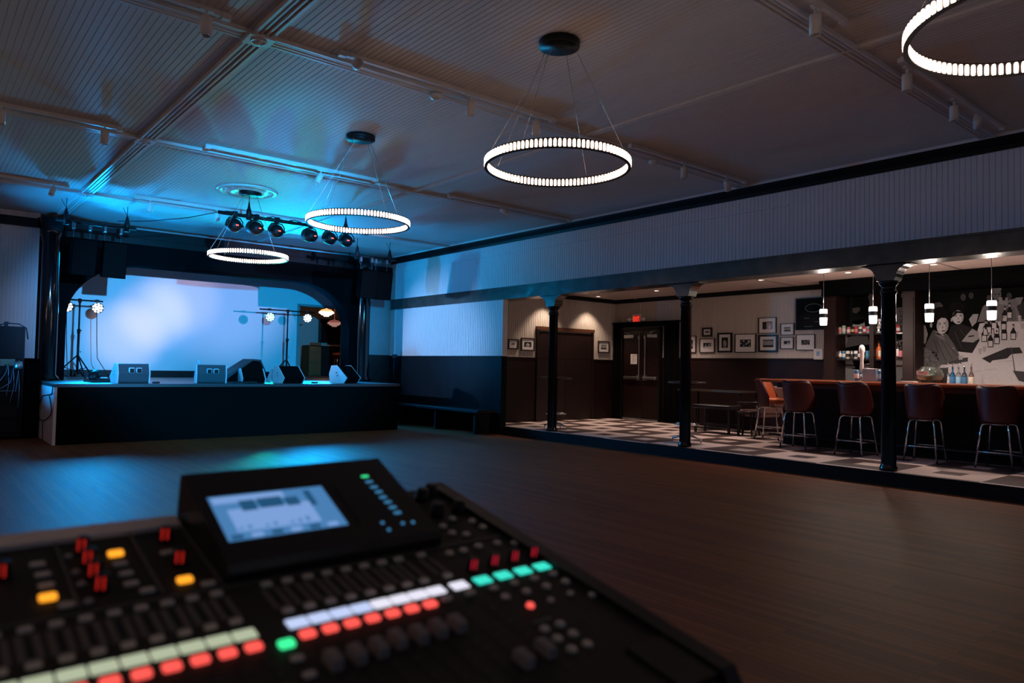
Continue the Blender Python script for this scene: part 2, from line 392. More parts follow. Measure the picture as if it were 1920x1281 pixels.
# upstage box
m = MB(); m.box(.9, 7.79, YBK, YBK+.1, ZS, 3.9); m.box(9.08, 9.4, YBK, YBK+.1, ZS, 3.9); m.box(7.79, 9.08, YBK, YBK+.1, 2.78, 3.9)
struct(m.build('wall_stage', M_SCREEN))
m = MB(); m.box(.9, 1.0, YP+.35, YBK, ZS, 3.9); m.box(9.4, 9.5, YP+.35, YBK, ZS, 3.9); m.box(.9, 9.5, YP+.35, YBK, 3.86, 3.9); struct(m.build('wall_wing', M_JAMB))
m = MB(); m.box(1.0, 7.79, YBK-.02, YBK, ZS, ZS+.15); struct(m.build('baseboard_stage', M_BLACK))
m = MB(); m.box(7.74, 7.80, YBK-.03, YBK+.1, ZS, 2.80); m.box(9.02, 9.10, YBK-.10, YBK+.1, ZS, 2.80); m.box(7.74, 9.10, YBK-.03, YBK+.1, 2.78, 2.84); struct(m.build('door_1', M_JAMB))
# stage platform
m = MB(); m.box(1.72, 7.69, YSF, YP+.02, ZS-.05, ZS); m.box(.9, 9.4, YP+.02, YBK+.12, ZS-.05, ZS); struct(m.build('floor', M_DECK))
m = MB(); m.box(1.74, 7.67, YSF+.02, YSF+.06, 0, ZS-.05); m.box(7.63, 7.67, YSF+.06, YP, 0, ZS-.05)
m.box(3.6, 7.0, YSF+.012, YSF+.021, .06, .74); struct(m.build('wall_stage_front', M_STAGEF))
m = MB(); m.box(1.725, 1.765, YSF+.01, YP, 0, ZS-.05); struct(m.build('wall_stage_side', M_SIDE))
# ------------------------------------------------------------------ beam and iron columns
m = MB(); m.box(XW-.02, XW+.32, Y0, YP-.02, 2.61, 2.85); m.box(XW-.035, XW-.02, Y0, YP-.02, 2.82, 2.85); m.box(XW-.03, XW-.02, Y0, YP-.02, 2.61, 2.625)
struct(m.build('trim_%d' % k, M_BEAM)); k += 1
M_COLM = mat('black_enamel_iron', (.004, .004, .005), .13, spec=.35)
col_labels = ['black iron column by the round chrome-footed table, nearest the stage', 'black iron column in front of the row of framed photographs', 'wide black iron column in front of the bar, right-hand one']
cproto = None
for i, y in enumerate((9.68, 6.75, 3.80)):
    if cproto is None:
        t = thing('iron_column', col_labels[0], 'column', (9.04, y, ZP), 0, 'iron columns along the platform edge'); cproto = t
        m = MB(); m.lathe([(.10, 0), (.10, .03), (.088, .06), (.084, .08), (.080, 2.1), (.092, 2.115), (.092, 2.14), (.080, 2.155), (.080, 2.20), (.11, 2.235), (.11, 2.26)], 32); m.build('shaft', M_COLM, t)
        m = MB(); z1 = 2.452
        pts = [(-.10, 2.26), (.10, 2.26), (.115, 2.30)]+[(.12+.17*(1-cos(a)), 2.30+.145*sin(a)) for a in [pi/2*j/6 for j in range(7)]]+[(.29, z1), (-.29, z1)]+[(-(.12+.17*(1-cos(a))), 2.30+.145*sin(a)) for a in [pi/2*(6-j)/6 for j in range(7)]]+[(-.115, 2.30)]
        m.prism(pts, -.10, .10, 'x'); m.build('bracket', M_BEAM, t)
    else:
        t = dup(cproto, col_labels[i], (9.04, y, ZP), 0)

# ------------------------------------------------------------------ bar room shell
m = beadwall_x(YB, XW+.13, XE, 1.51, ZBC+.05, .05); struct(m.build('wall_north', M_BWALL, fix=False))
m = MB(); m.box(XW+.13, XE, YB-.015, YB+.1, ZP, 1.51); m.box(XW+.13, XE, YB-.03, YB, 1.485, 1.515); struct(m.build('trim_%d' % k, M_BWAINS)); k += 1
m = beadwall(XE, 6.2, YB, 1.56, ZBC+.05, .05); struct(m.build('wall_east', M_BWALL, fix=False))
m = MB(); m.box(XE-.015, XE+.1, 6.2, YB, ZP, 1.56); m.box(XE-.03, XE, 6.2, YB, 1.535, 1.565); struct(m.build('trim_%d' % k, M_BWAINS)); k += 1
m = MB(); m.box(XE+.05, XE+.15, Y0, 6.25, ZP, ZBC); struct(m.build('wall_east', M_DWOOD))
m = MB(); m.box(XW+.1, XE+.2, Y0, YB+.1, ZBC, ZBC+.1); struct(m.build('ceiling', mat('bar_ceiling_paint', (.50, .42, .39), .6)))
m = MB(); m.box(XW+.12, XW+.34, Y0, YP-.02, 2.85, ZBC+.02); struct(m.build('wall_soffit', M_BWALL))
m = MB(); m.box(XW+.3, XE, YB-.05, YB, 2.83, ZBC); m.box(XE-.05, XE, 6.2, YB-.05, 2.83, ZBC); struct(m.build('trim_%d' % k, M_BLACK)); k += 1
for y in (4.1, 7.0): 
    m = MB(); m.box(XW+.4, XE-.1, y, y+.012, ZBC-.004, ZBC); struct(m.build('trim_%d' % k, M_DWOOD)); k += 1
# ------------------------------------------------------------------ doors in the bar room
# wide oak door on the north wall
X0, X1 = ony(1005, 617, YB).x, ony(1111, 622, YB).x
t = thing('wide_door', 'wide plain dark wood door with a lit-toned top rail, left of the exit doors', 'door', (X0, YB, ZP))
W = X1-X0; m = MB(); m.box(.05, W/2-.004, -.03, -.005, 0, 1.93); m.build('door_leaf', M_DWOOD, t); m = MB(); m.box(W/2+.004, W-.05, -.03, -.005, 0, 1.93); m.build('door_leaf', M_DWOOD, t)
m = MB(); m.box(0, .05, -.05, 0, 0, 2.0); m.box(W-.05, W, -.05, 0, 0, 2.0); m.build('door_frame', M_DWOOD, t); m = MB(); m.box(-.01, W+.01, -.06, 0, 1.955, 2.03); m.build('top_rail', mat('lit_brown_top_rail', (.075, .028, .013), .4), t)  # top rail lighter than the frame, painting in the light on it
m = MB(); m.ball((.1, -.075, 1.975), .014); m.ball((W-.1, -.075, 1.975), .014); m.build('rail_stud', M_CHROME, t)
# exit double doors on the east wall
ya, yb, yc = onx(1172, 700, XE).y, onx(1208, 700, XE).y, onx(1240, 700, XE).y
t = thing('exit_doors', 'pair of dark oxblood exit doors with steel panic bars between black drapes', 'door', (XE-.02, yb, ZP))
HZ = 2.02
for s, y in ((1, ya-yb), (-1, yc-yb)):
    m = MB(); m.box(-.05, -.005, .006*s, y-.01*s, .03, HZ); d = m.build('door_leaf', M_DWOOD if 0 else mat('oxblood_door', (.013, .0035, .003), .4), t)
    m = MB(); m.rbox(-.13, -.085, .06*s, y-.06*s, .93, .985, .012); m.box(-.10, -.05, .05*s, .13*s, .90, 1.02); m.box(-.10, -.05, y-.13*s, y-.05*s, .925, .99); m.build('panic_bar', M_STEEL, d)
    m = MB(); m.tube([(-.07, .085*s, 1.0), (-.07, .085*s, 1.86), (-.055, .07*s, 1.98)], .011, 8); m.box(-.09, -.05, .065*s, .105*s, 1.84, 1.90); m.build('vertical_rod', M_STEEL, d)
    m = MB(); m.box(-.12, -.05, y*.38, y*.38+.28*s, 1.86, 1.93); m.tube([(-.10, y*.5, 1.94), (-.2, y*.75, 1.98), (-.06, y*.88, 2.03)], .009, 6); m.build('door_closer', M_STEEL, d)
    m = MB(); m.box(-.075, -.05, .006*s, y-.01*s, .0, .045); m.build('kick_sweep', M_STEEL, d)
m = MB(); m.box(-.09, 0, ya-yb+.04, ya-yb, 0, 2.09); m.box(-.09, 0, yc-yb-.04, yc-yb, 0, 2.09); m.box(-.09, 0, yc-yb-.04, ya-yb+.04, 2.03, 2.10); m.build('door_frame', M_BLACK, t)
m = MB(); p0, p1 = onx(1182.5, 664, XE-.08), onx(1194.3, 683, XE-.08)
m.box(XE-.079, XE-.076, p0.y, p1.y, p1.z, p0.z); m.m = 1
for q in range(6):
    z = p0.z-.03-q*.03; m.box(XE-.080, XE-.0785, p0.y-.05, p1.y+.04+.03*(q % 3), z, z-.008)
tag(m.build('paper_notice', [M_PAPER, mat('faded_ink', (.25, .22, .22), .8)]), 'white paper notice taped to the left exit door', 'notice')
def drape(x, y0, y1, z0, z1, label):
    m = MB(); n = 40; P = []
    for i in range(n+1): u = i/n; P.append((x-.06-.03*sin(u*pi*9)-.01*sin(u*41), y0+(y1-y0)*u))
    Q = [(p[0]+.015, p[1]) for p in reversed(P)]
    m.prism([(p[0], p[1]) for p in P+Q], z0, z1, 'z')
    tag(m.build('black_drape', M_CURT), label, 'curtain', 'drapes beside the exit doors')
yl0, yl1 = onx(1150, 700, XE-.06).y, onx(1168.5, 700, XE-.06).y
yr0, yr1 = onx(1245, 700, XE-.06).y, onx(1272, 700, XE-.06).y
drape(XE, min(yl0, YB-.02), yl1, ZP+.01, 2.34, 'black drape hanging left of the exit doors in the corner')
drape(XE, yr0, yr1, ZP+.01, 2.36, 'black drape hanging right of the exit doors behind the middle column')
m = MB(); m.box(XE-.12, XE-.02, yr1-.05, min(yl0, YB-.01), 2.34, 2.38); m.box(XE-.09, XE-.02, yr0, yl1, 2.27, 2.34); tag(m.build('drape_pelmet', M_CURT), 'black pelmet board across the top of the exit doors', 'pelmet')
# exit sign
p = onx(1197, 600, XE); 
t = thing('exit_sign', 'lit red EXIT sign with two emergency lamp heads above the double doors', 'sign', (XE, p.y, p.z-.12))
m = MB(); m.rbox(-.07, 0, -.135, .135, 0, .25, .015); m.build('housing', M_WHITE, t)
m = MB(); m.box(-.076, -.07, -.105, .105, .05, .215); m.build('sign_face', mat('exit_face', (.25, .02, .02), .5, emit=(1, .05, .03), es=.25), t)
text_obj('lettering', 'EXIT', .145, M_EXIT, t, (-.078, 0, .13), (rad(90), 0, rad(-90)), .001, sx=.62)
for s in (1, -1):
    m = MB(); m.T = Matrix.Translation((-.06, .20*s, .13)) @ Matrix.Rotation(rad(-90), 4, 'Y'); m.lathe([(.03, -.05), (.05, 0), (.05, .03), (.042, .035)], 18); m.T = Matrix(); m.tube([(-.03, .13*s, .12), (-.04, .18*s, .13)], .012, 8)
    m.build('lamp_head', M_WHITE, t)
m = MB(); m.tube([(XE-.02, p.y-.07, p.z+.12), (XE-.02, p.y-.07, 2.8), (XE-.03, p.y+.02, 2.88), (XE-.1, p.y+.06, ZBC)], .006, 6); tag(m.build('power_cable', M_WHITE), 'thin cable running up the wall from the exit sign to the ceiling', 'cable')
# ------------------------------------------------------------------ framed photographs
M_FR = mat('black_frame_lacquer', (.014, .013, .015), .3); M_FRB = mat('dark_brown_frame', (.035, .016, .012), .35)
M_PRINT = vcol_mat('photo_print', .25, .25); M_MATB = mat('mat_board', (.66, .64, .64), .6)
def print_shapes(m, w, h, x, seed, style):
    R = random.Random(seed)
    m.c = (.03, .032, .035); m.box(x, x+.001, -w/2, w/2, 0, h)
    def blob(cy, cz, ry, rz, c, l, n=10):
        m.c = c; m.prism([(cy+ry*cos(a), cz+rz*sin(a)) for a in [2*pi*i/n for i in range(n)]], x-.0006*l, x, 'x')
    if style == 'group':
        for r in range(2):
            for i in range(7):
                yy = -w*.42+w*.84*i/6; g = R.uniform(.3, .6); blob(yy, h*(.42+.24*r), w*.055, h*.17, (g*.8, g*.8, g*.75), 1+r); blob(yy, h*(.6+.24*r)-.002, w*.03, h*.07, (.45, .43, .42), 3+r)
    elif style == 'portrait':
        blob(0, h*.35, w*.3, h*.33, (.25, .26, .25), 1); blob(.01, h*.62, w*.11, h*.12, (.45, .43, .42), 2); blob(-w*.05, h*.45, w*.07, h*.25, (.5, .5, .48), 3)
    elif style == 'bride':
        m.c = (.35, .33, .36); m.box(x-.0006, x, -w/2, w*.1, 0, h*.9); blob(-w*.22, h*.3, w*.12, h*.3, (.62, .6, .62), 2); blob(-w*.22, h*.7, w*.06, h*.08, (.5, .47, .46), 3)
    elif style == 'scene':
        m.c = (.5, .48, .47); m.prism([(-w/2, 0), (w/2, 0), (w/2, h*.25), (-w/2, h*.45)], x-.0006, x, 'x')
        for i in range(6): blob(R.uniform(-.4, .4)*w, R.uniform(.4, .8)*h, w*.06, h*.13, (R.uniform(.15, .5),)*3, 2+i)
    else:
        for i in range(12): blob(R.uniform(-.42, .42)*w, R.uniform(.15, .85)*h, w*R.uniform(.03, .08), h*R.uniform(.06, .14), (R.uniform(.12, .5),)*3, 1+i)
def frame(loc, rz, w, h, fw, mw, mt, label, seed, style, grp='framed photographs on the walls'):
    t = thing('framed_photograph', label, 'picture', loc, rz, grp)
    m = MB(); m.box(-.03, 0, -w/2, w/2, 0, fw); m.box(-.03, 0, -w/2, w/2, h-fw, h); m.box(-.03, 0, -w/2, -w/2+fw, fw, h-fw); m.box(-.03, 0, w/2-fw, w/2, fw, h-fw); m.box(-.008, 0, -w/2+fw, w/2-fw, fw, h-fw); m.build('frame', mt, t)
    m = MB(); m.box(-.016, -.009, -w/2+fw, w/2-fw, fw, h-fw); m.build('mat_board', M_MATB, t)
    pw, ph = w-2*fw-2*mw, h-2*fw-2*mw
    m = MB(); print_shapes(m, pw, ph, -.0175, seed, style); m.build('print', M_PRINT, t, (0, 0, fw+mw), fix=True)
s = 6.4
FR = [((360, 222, 476, 328), .035, .035, M_FR, 'scene', 'smallest framed photograph, thick black frame, hung above the white-matted one right of the middle column'),
 ((328, 354, 508, 522), .014, .075, M_FRB, 'scene', 'photograph in a thin brown frame, first whole one right of the middle column'),
 ((544, 284, 716, 518), .035, .06, M_FR, 'portrait', 'tall upright portrait photograph in a thick black frame'),
 ((752, 298, 1004, 520), .014, .10, M_FR, 'crowd', 'widest photograph on the wall, a crowd scene in a thin black frame with wide mat'),
 ((1036, 104, 1248, 288), .012, .07, M_FR, 'bride', 'photograph with a figure in white, top of the pair stacked above the team photograph'),
 ((1034, 308, 1266, 514), .035, .06, M_FR, 'group', 'team group photograph in a thick dark teal-black frame'),
 ((1300, 172, 1462, 310), .012, .06, M_FR, 'group', 'small group photograph, upper of the two small ones near the screen'),
 ((1296, 336, 1456, 476), .012, .06, M_FR, 'scene', 'small photograph, lower of the two small ones near the screen'),
 ((1486, 304, 1712, 492), .012, .09, M_FR, 'crowd', 'framed crowd photograph directly under the black wall screen'),
 ((170, 320, 284, 522), .014, .07, M_FRB, 'crowd', 'photograph half hidden behind the middle iron column')]
for i, (b, fw, mw, mt, st, lb) in enumerate(FR):
    p = onx(1260+b[0]/s, 580+b[1]/s, XE-.03); q = onx(1260+b[2]/s, 580+b[3]/s, XE-.03)
    frame((XE, (p.y+q.y)/2, q.z), 0, abs(p.y-q.y), p.z-q.z, fw, mw, mt, lb, i, st)
for i, (b, lb, st) in enumerate([((345, 868, 463, 996), 'small framed photograph, leftmost on the wall beside the stage-side corner', 'scene'), ((500, 852, 658, 1016), 'framed photograph just left of the wide wooden door', 'portrait'), ((1425, 892, 1555, 1040), 'framed photograph between the wide wooden door and the black drape', 'group')]):
    p = ony(900+b[0]/6.404, 500+b[1]/6.404, YB-.03); q = ony(900+b[2]/6.404, 500+b[3]/6.404, YB-.03)
    frame(((p.x+q.x)/2, YB, q.z), rad(90), q.x-p.x, p.z-q.z, .025, .06, M_FRB, lb, 20+i, st)
# wall screen with bar menu
p = onx(1260+1488/s, 580, XE-.06); q = onx(1548, 580+242/s, XE-.06); zt = onx(1500, 560, XE-.06).z
t = thing('wall_screen', 'black wall-mounted screen with faint green lines beside the back bar', 'screen', (XE, p.y, q.z))
Wd = p.y-5.98; Hh = zt-q.z
m = MB(); m.box(-.07, -.01, -Wd, 0, 0, Hh); m.box(-.01, 0, -Wd*.7, -Wd*.3, Hh*.2, Hh*.8); m.build('housing', M_MBLACK, t)
m = MB(); m.box(-.072, -.07, -Wd+.02, -.02, .02, Hh-.02); sc_ = m.build('display_panel', mat('screen_off_glass', (.004, .004, .004), .2, spec=.15), t)
m = MB()
for (a, b_, zz) in ((.10, .16, .36), (.22, .30, .24), (.10, .20, .10), (.30, .36, .10), (.40, .50, .22)): m.box(-.0735, -.072, -Wd*b_*1.6, -Wd*a*1.6, Hh*zz, Hh*zz+.006)
m.tube([(-.0728, -Wd*.33+.12*cos(a)*1.3, Hh*.68+.075*sin(a)) for a in [2*pi*i/24 for i in range(24)]], .003, 5, True)
m.build('display_lines', glow('dim_green_line', (.18, .34, .26), .16), t)
p = onx(1260+1770/s, 580+540/s, XE)
m = MB(); m.rbox(XE-.06, XE, p.y-.09, p.y+.09, p.z-.1, p.z+.1, .012); m.m = 1; m.box(XE-.062, XE-.06, p.y-.03, p.y+.03, p.z-.03, p.z+.05); tag(m.build('thermostat_box', [M_WHITE, M_STEEL]), 'white wall control box beside the back bar post', 'control box')

# ------------------------------------------------------------------ back bar
XB = 12.45
def yx(px, X=XB): return onx(px, 620, X).y
m = MB(); m.box(XB-.25, XE-.05, Y0+.02, 6.14, ZP, 1.10); m.box(XB-.28, XE-.05, Y0+.02, 6.16, 1.10, 1.14)
tag(m.build('back_bar_counter', M_DWOOD), 'dark wood back bar counter running along the mural wall', 'counter')
posts = [(1548, 1570, 'dark walnut back bar post at the left end beside the wall screen'), (1633, 1641, 'slim walnut back bar post between the can shelves, left of the wide column'), (1695, 1718, 'walnut back bar post at the left edge of the large photograph mural')]
for a, b, lb in posts:
    y0, y1 = yx(b), yx(a)
    m = MB(); m.box(XB-.06, XB+.30, y0, y1, 1.14, 2.88); m.box(XB-.075, XB-.06, y0+.02, y1-.02, 1.16, 2.55) if b-a > 10 else None
    m.box(XB-.08, XB-.06, y0-.01, y1+.01, 1.14, 1.24); m.box(XB-.08, XB-.06, y0-.01, y1+.01, 2.55, 2.62)
    tag(m.build('back_bar_post', M_DWOOD), lb, 'post', 'posts of the back bar')
m = MB(); m.box(XB-.1, XE-.05, Y0+.02, yx(1548)+.03, 2.645, 2.915); m.box(XB-.14, XB-.1, Y0+.02, yx(1548)+.05, 2.84, 2.915); m.box(XB-.12, XB-.1, Y0+.02, yx(1548)+.03, 2.645, 2.66)
tag(m.build('back_bar_cornice', M_ARCH), 'black cornice across the top of the back bar', 'cornice')
# mural: large black and white photograph
MX = XE-.04
t = thing('photo_mural', 'wall-sized black and white photograph mural of people drinking at a long table', 'mural', (MX, 5.0, 1.14))
M_MUR = vcol_mat('mural_print', .6, .12)
def mpt(x, y, sc, ox, oy): p = onx(ox+x/sc, oy+y/sc, MX); return (p.y-5.0, p.z-1.14)
def mural_poly(m, pts, g, layer, sc=5.0526, ox=1540, oy=500):
    g = (g*1.0, g*.96, g*1.0) if isinstance(g, float) else g; m.c = g
    P = [mpt(x, y, sc, ox, oy) for x, y in pts]; m.prism(P, -.0012*layer, -.0012*(layer-1)-.0001 if layer > 1 else 0, 'x')
def ell(cx, cy, rx, ry, n=14, a0=0): 
    return [(cx+rx*cos(t_)*cos(a0)-ry*sin(t_)*sin(a0), cy+rx*cos(t_)*sin(a0)+ry*sin(t_)*cos(a0)) for t_ in [2*pi*i/n for i in range(n)]]
m = MB()
m.c = (.005, .006, .006); m.box(-.0012, .03, -8.0, yx(1718, MX)-5.0, 0, 1.5)
# table cloth, seated figures, faces
T_ = mural_poly
T_(m, [(1120, 810), (1440, 740), (1500, 540), (1640, 520), (1880, 480), (2100, 470), (2600, 480), (2900, 1200), (930, 1200), (1000, 940)], .42, 2)
T_(m, [(1480, 525), (1530, 380), (1600, 330), (1700, 330), (1850, 300), (1960, 520), (1700, 520)], .13, 3)
T_(m, [(1230, 560), (1320, 540), (1480, 600), (1500, 700), (1430, 820), (1250, 800), (1180, 700)], .02, 3)
T_(m, [(930, 520), (985, 560), (1010, 640), (990, 720), (960, 750), (930, 745)], .22, 3)
T_(m, [(930, 750), (1010, 770), (1120, 860), (1140, 930), (1080, 1000), (930, 1000)], .12, 3)
T_(m, [(1060, 600), (1190, 640), (1260, 740), (1310, 840), (1330, 920), (1130, 930), (1060, 830), (985, 750)], .085, 4)
T_(m, [(1140, 930), (1390, 900), (1390, 860), (1310, 870)], .05, 5)
T_(m, ell(1125, 470, 78, 90), .008, 5); T_(m, ell(1285, 390, 78, 62), .008, 5)
T_(m, ell(1150, 560, 56, 78, 16, .15), .40, 6); T_(m, ell(1042, 555, 12, 24), .34, 6)
T_(m, ell(1295, 480, 54, 66, 16, .05), .40, 6); T_(m, ell(1236, 505, 9, 18), .26, 6)
T_(m, [(1075, 610), (1150, 640), (1170, 660), (1100, 645)], .26, 5)
T_(m, [(1080, 500), (1120, 455), (1190, 470), (1200, 490), (1130, 485), (1085, 520)], .008, 7)
T_(m, [(1240, 470), (1270, 420), (1345, 425), (1350, 445), (1290, 440), (1250, 480)], .008, 7)
for ex, ey in ((1125, 545), (1170, 538), (1275, 468), (1320, 466)):
    T_(m, ell(ex, ey, 10, 5), .02, 7); T_(m, [(ex-13, ey-12), (ex+13, ey-15), (ex+13, ey-12), (ex-13, ey-9)], .06, 7)
T_(m, [(1150, 550), (1158, 585), (1144, 588)], .16, 7); T_(m, [(1300, 475), (1308, 502), (1295, 504)], .16, 7)
T_(m, ell(1158, 610, 18, 6), .05, 7); T_(m, ell(1305, 525, 16, 6), .04, 7)
T_(m, [(1400, 500), (1440, 450), (1490, 450), (1470, 530), (1430, 570)], .26, 6)
T_(m, [(1385, 640), (1430, 590), (1490, 620), (1500, 680), (1440, 720), (1330, 710)], .26, 6); T_(m, [(1400, 655), (1450, 650), (1450, 662), (1390, 670)], .03, 7)
T_(m, [(1060, 350), (1120, 335), (1155, 370), (1120, 410), (1075, 400)], .06, 4)
for cx, cy, r in ((1345, 290, 26), (1420, 275, 24), (1590, 300, 24), (1780, 280, 26)): T_(m, ell(cx, cy, r, r*1.3), .045, 4)
T_(m, ell(1665, 265, 42, 58), .10, 4); T_(m, ell(1665, 215, 44, 22), .12, 5); T_(m, ell(1650, 262, 9, 5), .01, 6); T_(m, ell(1685, 262, 9, 5), .01, 6)
T_(m, [(1680, 290), (1768, 295), (1765, 365), (1685, 355)], .20, 5); T_(m, [(1715, 290), (1745, 292), (1742, 322), (1716, 320)], .01, 6)
T_(m, [(1840, 295), (1915, 290), (1885, 360), (1872, 360)], .16, 5)
T_(m, [(1850, 380), (1900, 330), (2000, 340), (2100, 420), (2000, 500), (1900, 500)], .03, 4)
# dark jackets to the right of frame and a few more faces
for cx in (2150, 2330, 2520): T_(m, ell(cx, 330, 45, 60), .25, 6); T_(m, ell(cx, 280, 52, 40), .01, 7); T_(m, [(cx-100, 520), (cx-60, 400), (cx+60, 400), (cx+110, 520)], .05, 5)
# folds, collars, hands, patterned dress and second tones
for x0_, y0_, x1_, y1_ in ((1090, 700, 1180, 900), (1130, 690, 1240, 880), (1180, 720, 1290, 850), (1060, 690, 1110, 820)): T_(m, [(x0_, y0_), (x0_+9, y0_), (x1_+9, y1_), (x1_, y1_)], .05, 5)
for x0_, y0_, x1_, y1_ in ((1260, 620, 1330, 780), (1310, 600, 1400, 700)): T_(m, [(x0_, y0_), (x0_+8, y0_), (x1_+8, y1_), (x1_, y1_)], .045, 5)
Rm_ = random.Random(9)
for _i in range(46): T_(m, ell(Rm_.uniform(945, 1110), Rm_.uniform(800, 985), Rm_.uniform(5, 12), Rm_.uniform(4, 8), 6), Rm_.choice((.05, .24, .2)), 4)
T_(m, [(1180, 505), (1204, 520), (1204, 575), (1185, 618), (1172, 628)], .25, 7); T_(m, [(1100, 520), (1113, 500), (1116, 590), (1108, 600)], .30, 7)
T_(m, [(1328, 440), (1346, 460), (1344, 505), (1325, 535)], .25, 7); T_(m, ell(1128, 590, 12, 9), .45, 8); T_(m, ell(1180, 582, 9, 8), .36, 8)
T_(m, [(1085, 620), (1150, 655), (1180, 700), (1140, 690), (1080, 650)], .14, 5); T_(m, ell(1252, 775, 5, 5), .4, 6)
T_(m, [(1300, 840), (1345, 850), (1340, 880), (1305, 885)], .30, 6)
for gx, gy in ((1505, 800), (1545, 780), (1880, 500), (1905, 560), (1850, 640)): T_(m, [(gx-18, gy-30), (gx+18, gy-30), (gx+12, gy+30), (gx-12, gy+30)], .30, 4); T_(m, ell(gx, gy-30, 18, 4, 8), .5, 5)
for sx_, sy_ in ((1460, 640), (1700, 700), (1600, 980), (1450, 1000), (1740, 900)): T_(m, [(sx_-60, sy_-4), (sx_+70, sy_-14), (sx_+66, sy_-6), (sx_-58, sy_+3)], .33, 3)
T_(m, [(1560, 400), (1600, 345), (1640, 350), (1600, 430)], .18, 5); T_(m, [(1720, 400), (1830, 390), (1850, 520), (1740, 520)], .10, 5)
# bottles on the table in the photograph
for i, (bx, by) in enumerate([(1545, 640), (1590, 560), (1605, 690), (1660, 570), (1665, 660), (1735, 620), (1740, 450), (1785, 420), (1730, 530), (1820, 620), (1560, 580), (1640, 520)]):
    h = 75; T_(m, [(bx-26, by+h), (bx-28, by), (bx-10, by-30), (bx-9, by-75), (bx+9, by-75), (bx+10, by-30), (bx+26, by), (bx+26, by+h)], .015, 6+i % 3)
    T_(m, [(bx-20, by+h-8), (bx-20, by+15), (bx+20, by+15), (bx+20, by+h-8)], .42, 10+i % 3); T_(m, [(bx-8, by-40), (bx-7, by-60), (bx+7, by-60), (bx+8, by-40)], .35, 10)
T_(m, [(1520, 870), (1640, 820), (1760, 770), (1880, 765), (1910, 820), (1800, 830), (1760, 870), (1620, 890), (1600, 915)], .03, 4)
T_(m, [(1815, 985), (1920, 995), (1960, 1040), (1920, 1095), (1870, 1080)], .05, 5); T_(m, [(1795, 760), (1800, 760), (1840, 985), (1830, 985)], .08, 5)
m.build('mural_print_large', M_MUR, t, fix=True)
# the same mural behind the shelves
m = MB(); y0, y1 = yx(1695, MX)-5.0, yx(1570, MX)-5.0
m.c = (.005, .006, .006); m.box(-.0012, .03, y0, y1, 0, 1.5)
def T2(pts, g, l): mural_poly(m, pts, g, l, 6.4, 1560, 540)
T2([(105, 850), (180, 960), (290, 980), (310, 1130), (105, 1130)], .34, 2); T2([(110, 850), (240, 870), (280, 960), (210, 970), (160, 960), (110, 950)], .14, 3)
T2([(330, 930), (460, 900), (460, 1130), (330, 1130)], .36, 3); T2([(170, 600), (300, 560), (430, 580), (460, 680), (300, 690), (160, 720)], .10, 3)
T2(ell(300, 380, 110, 60), .01, 4); T2([(250, 400), (385, 375), (400, 470), (370, 560), (300, 580), (250, 520)], .34, 4); T2(ell(140, 620, 50, 75), .20, 4)
T2([(160, 260), (330, 230), (340, 270), (290, 310), (240, 290)], .07, 3); T2([(110, 420), (150, 440), (160, 520), (110, 530)], .25, 4)
T2([(520, 900), (578, 880), (578, 1130), (520, 1130)], .3, 3); T2([(530, 130), (575, 120), (575, 180), (540, 190)], .08, 3); T2([(550, 640), (578, 630), (578, 680), (545, 670)], .3, 3)
T2([(755, 240), (850, 230), (850, 460), (755, 470)], .09, 3); T2([(760, 870), (845, 870), (845, 1130), (760, 1130)], .30, 2); T2([(770, 640), (845, 620), (845, 690), (770, 700)], .20, 3)
m.build('mural_print_small', M_MUR, t, fix=True)
# glass shelves
M_SHELF = mat('dark_shelf', (.02, .018, .018), .2)
def shelfz(px, py): return onx(px, py, XB+.08).z
Z1, Z2 = shelfz(1600, 626), shelfz(1600, 673.5)
shelf_names = {}
for nm, z, a, b, lb in (('u1', Z1, 1570, 1633, 'upper dark shelf of cans behind the bar, left bay'), ('u2', Z1, 1641, 1695, 'upper dark shelf behind the wide iron column'), ('l1', Z2, 1570, 1633, 'lower dark shelf of cans behind the bar, left bay'), ('l2', Z2, 1641, 1695, 'lower dark shelf of bottles behind the wide iron column')):
    m = MB(); m.box(XB, XB+.24, yx(b)+.004, yx(a)-.004, z-.022, z); tag(m.build('bottle_shelf', M_SHELF), lb, 'shelf', 'shelves of the back bar')
def bcol(name, c, r=.3, metal=0.): return mat('paint_'+name, c, r, metal)
CC = {}
def can(px, z, c1, c2, label, h=.122, r=.033, X=XB+.08, grp='drink cans on the back bar shelves'):
    y = onx(px, 620, X).y
    t = thing('drink_can', label, 'can', (X, y, z), 0, grp)
    m = MB(); m.lathe([(r*.8, 0), (r, .008), (r, h*.9), (r*.82, h-.004)], 16); m.m = 1; m.lathe([(r+.0005, h*.25), (r+.0008, h*.27), (r+.0008, h*.62), (r+.0005, h*.64)], 16)
    m.build('can_body', [bcol(*c1), bcol(*c2)], t)
    m = MB(); m.lathe([(r*.82, h-.004), (r*.80, h), (r*.7, h-.003), (r*.05, h-.003)], 16); m.build('can_lid', M_CHROME, t)
WH = ('white', (.62, .6, .6)); PK = ('pink', (.55, .16, .2)); RD = ('red', (.45, .05, .05)); TN = ('tan', (.5, .33, .26)); GN = ('mint', (.3, .5, .4)); BK = ('black', (.02, .02, .02)); GD = ('gold', (.45, .33, .12))
BL = ('blue', (.05, .16, .32)); TL = ('teal', (.06, .25, .3)); SV = ('silver', (.5, .5, .52), .25, 1.); LB = ('skyblue', (.25, .45, .6)); CR = ('cream', (.6, .55, .45)); OR = ('orange', (.6, .14, .04))
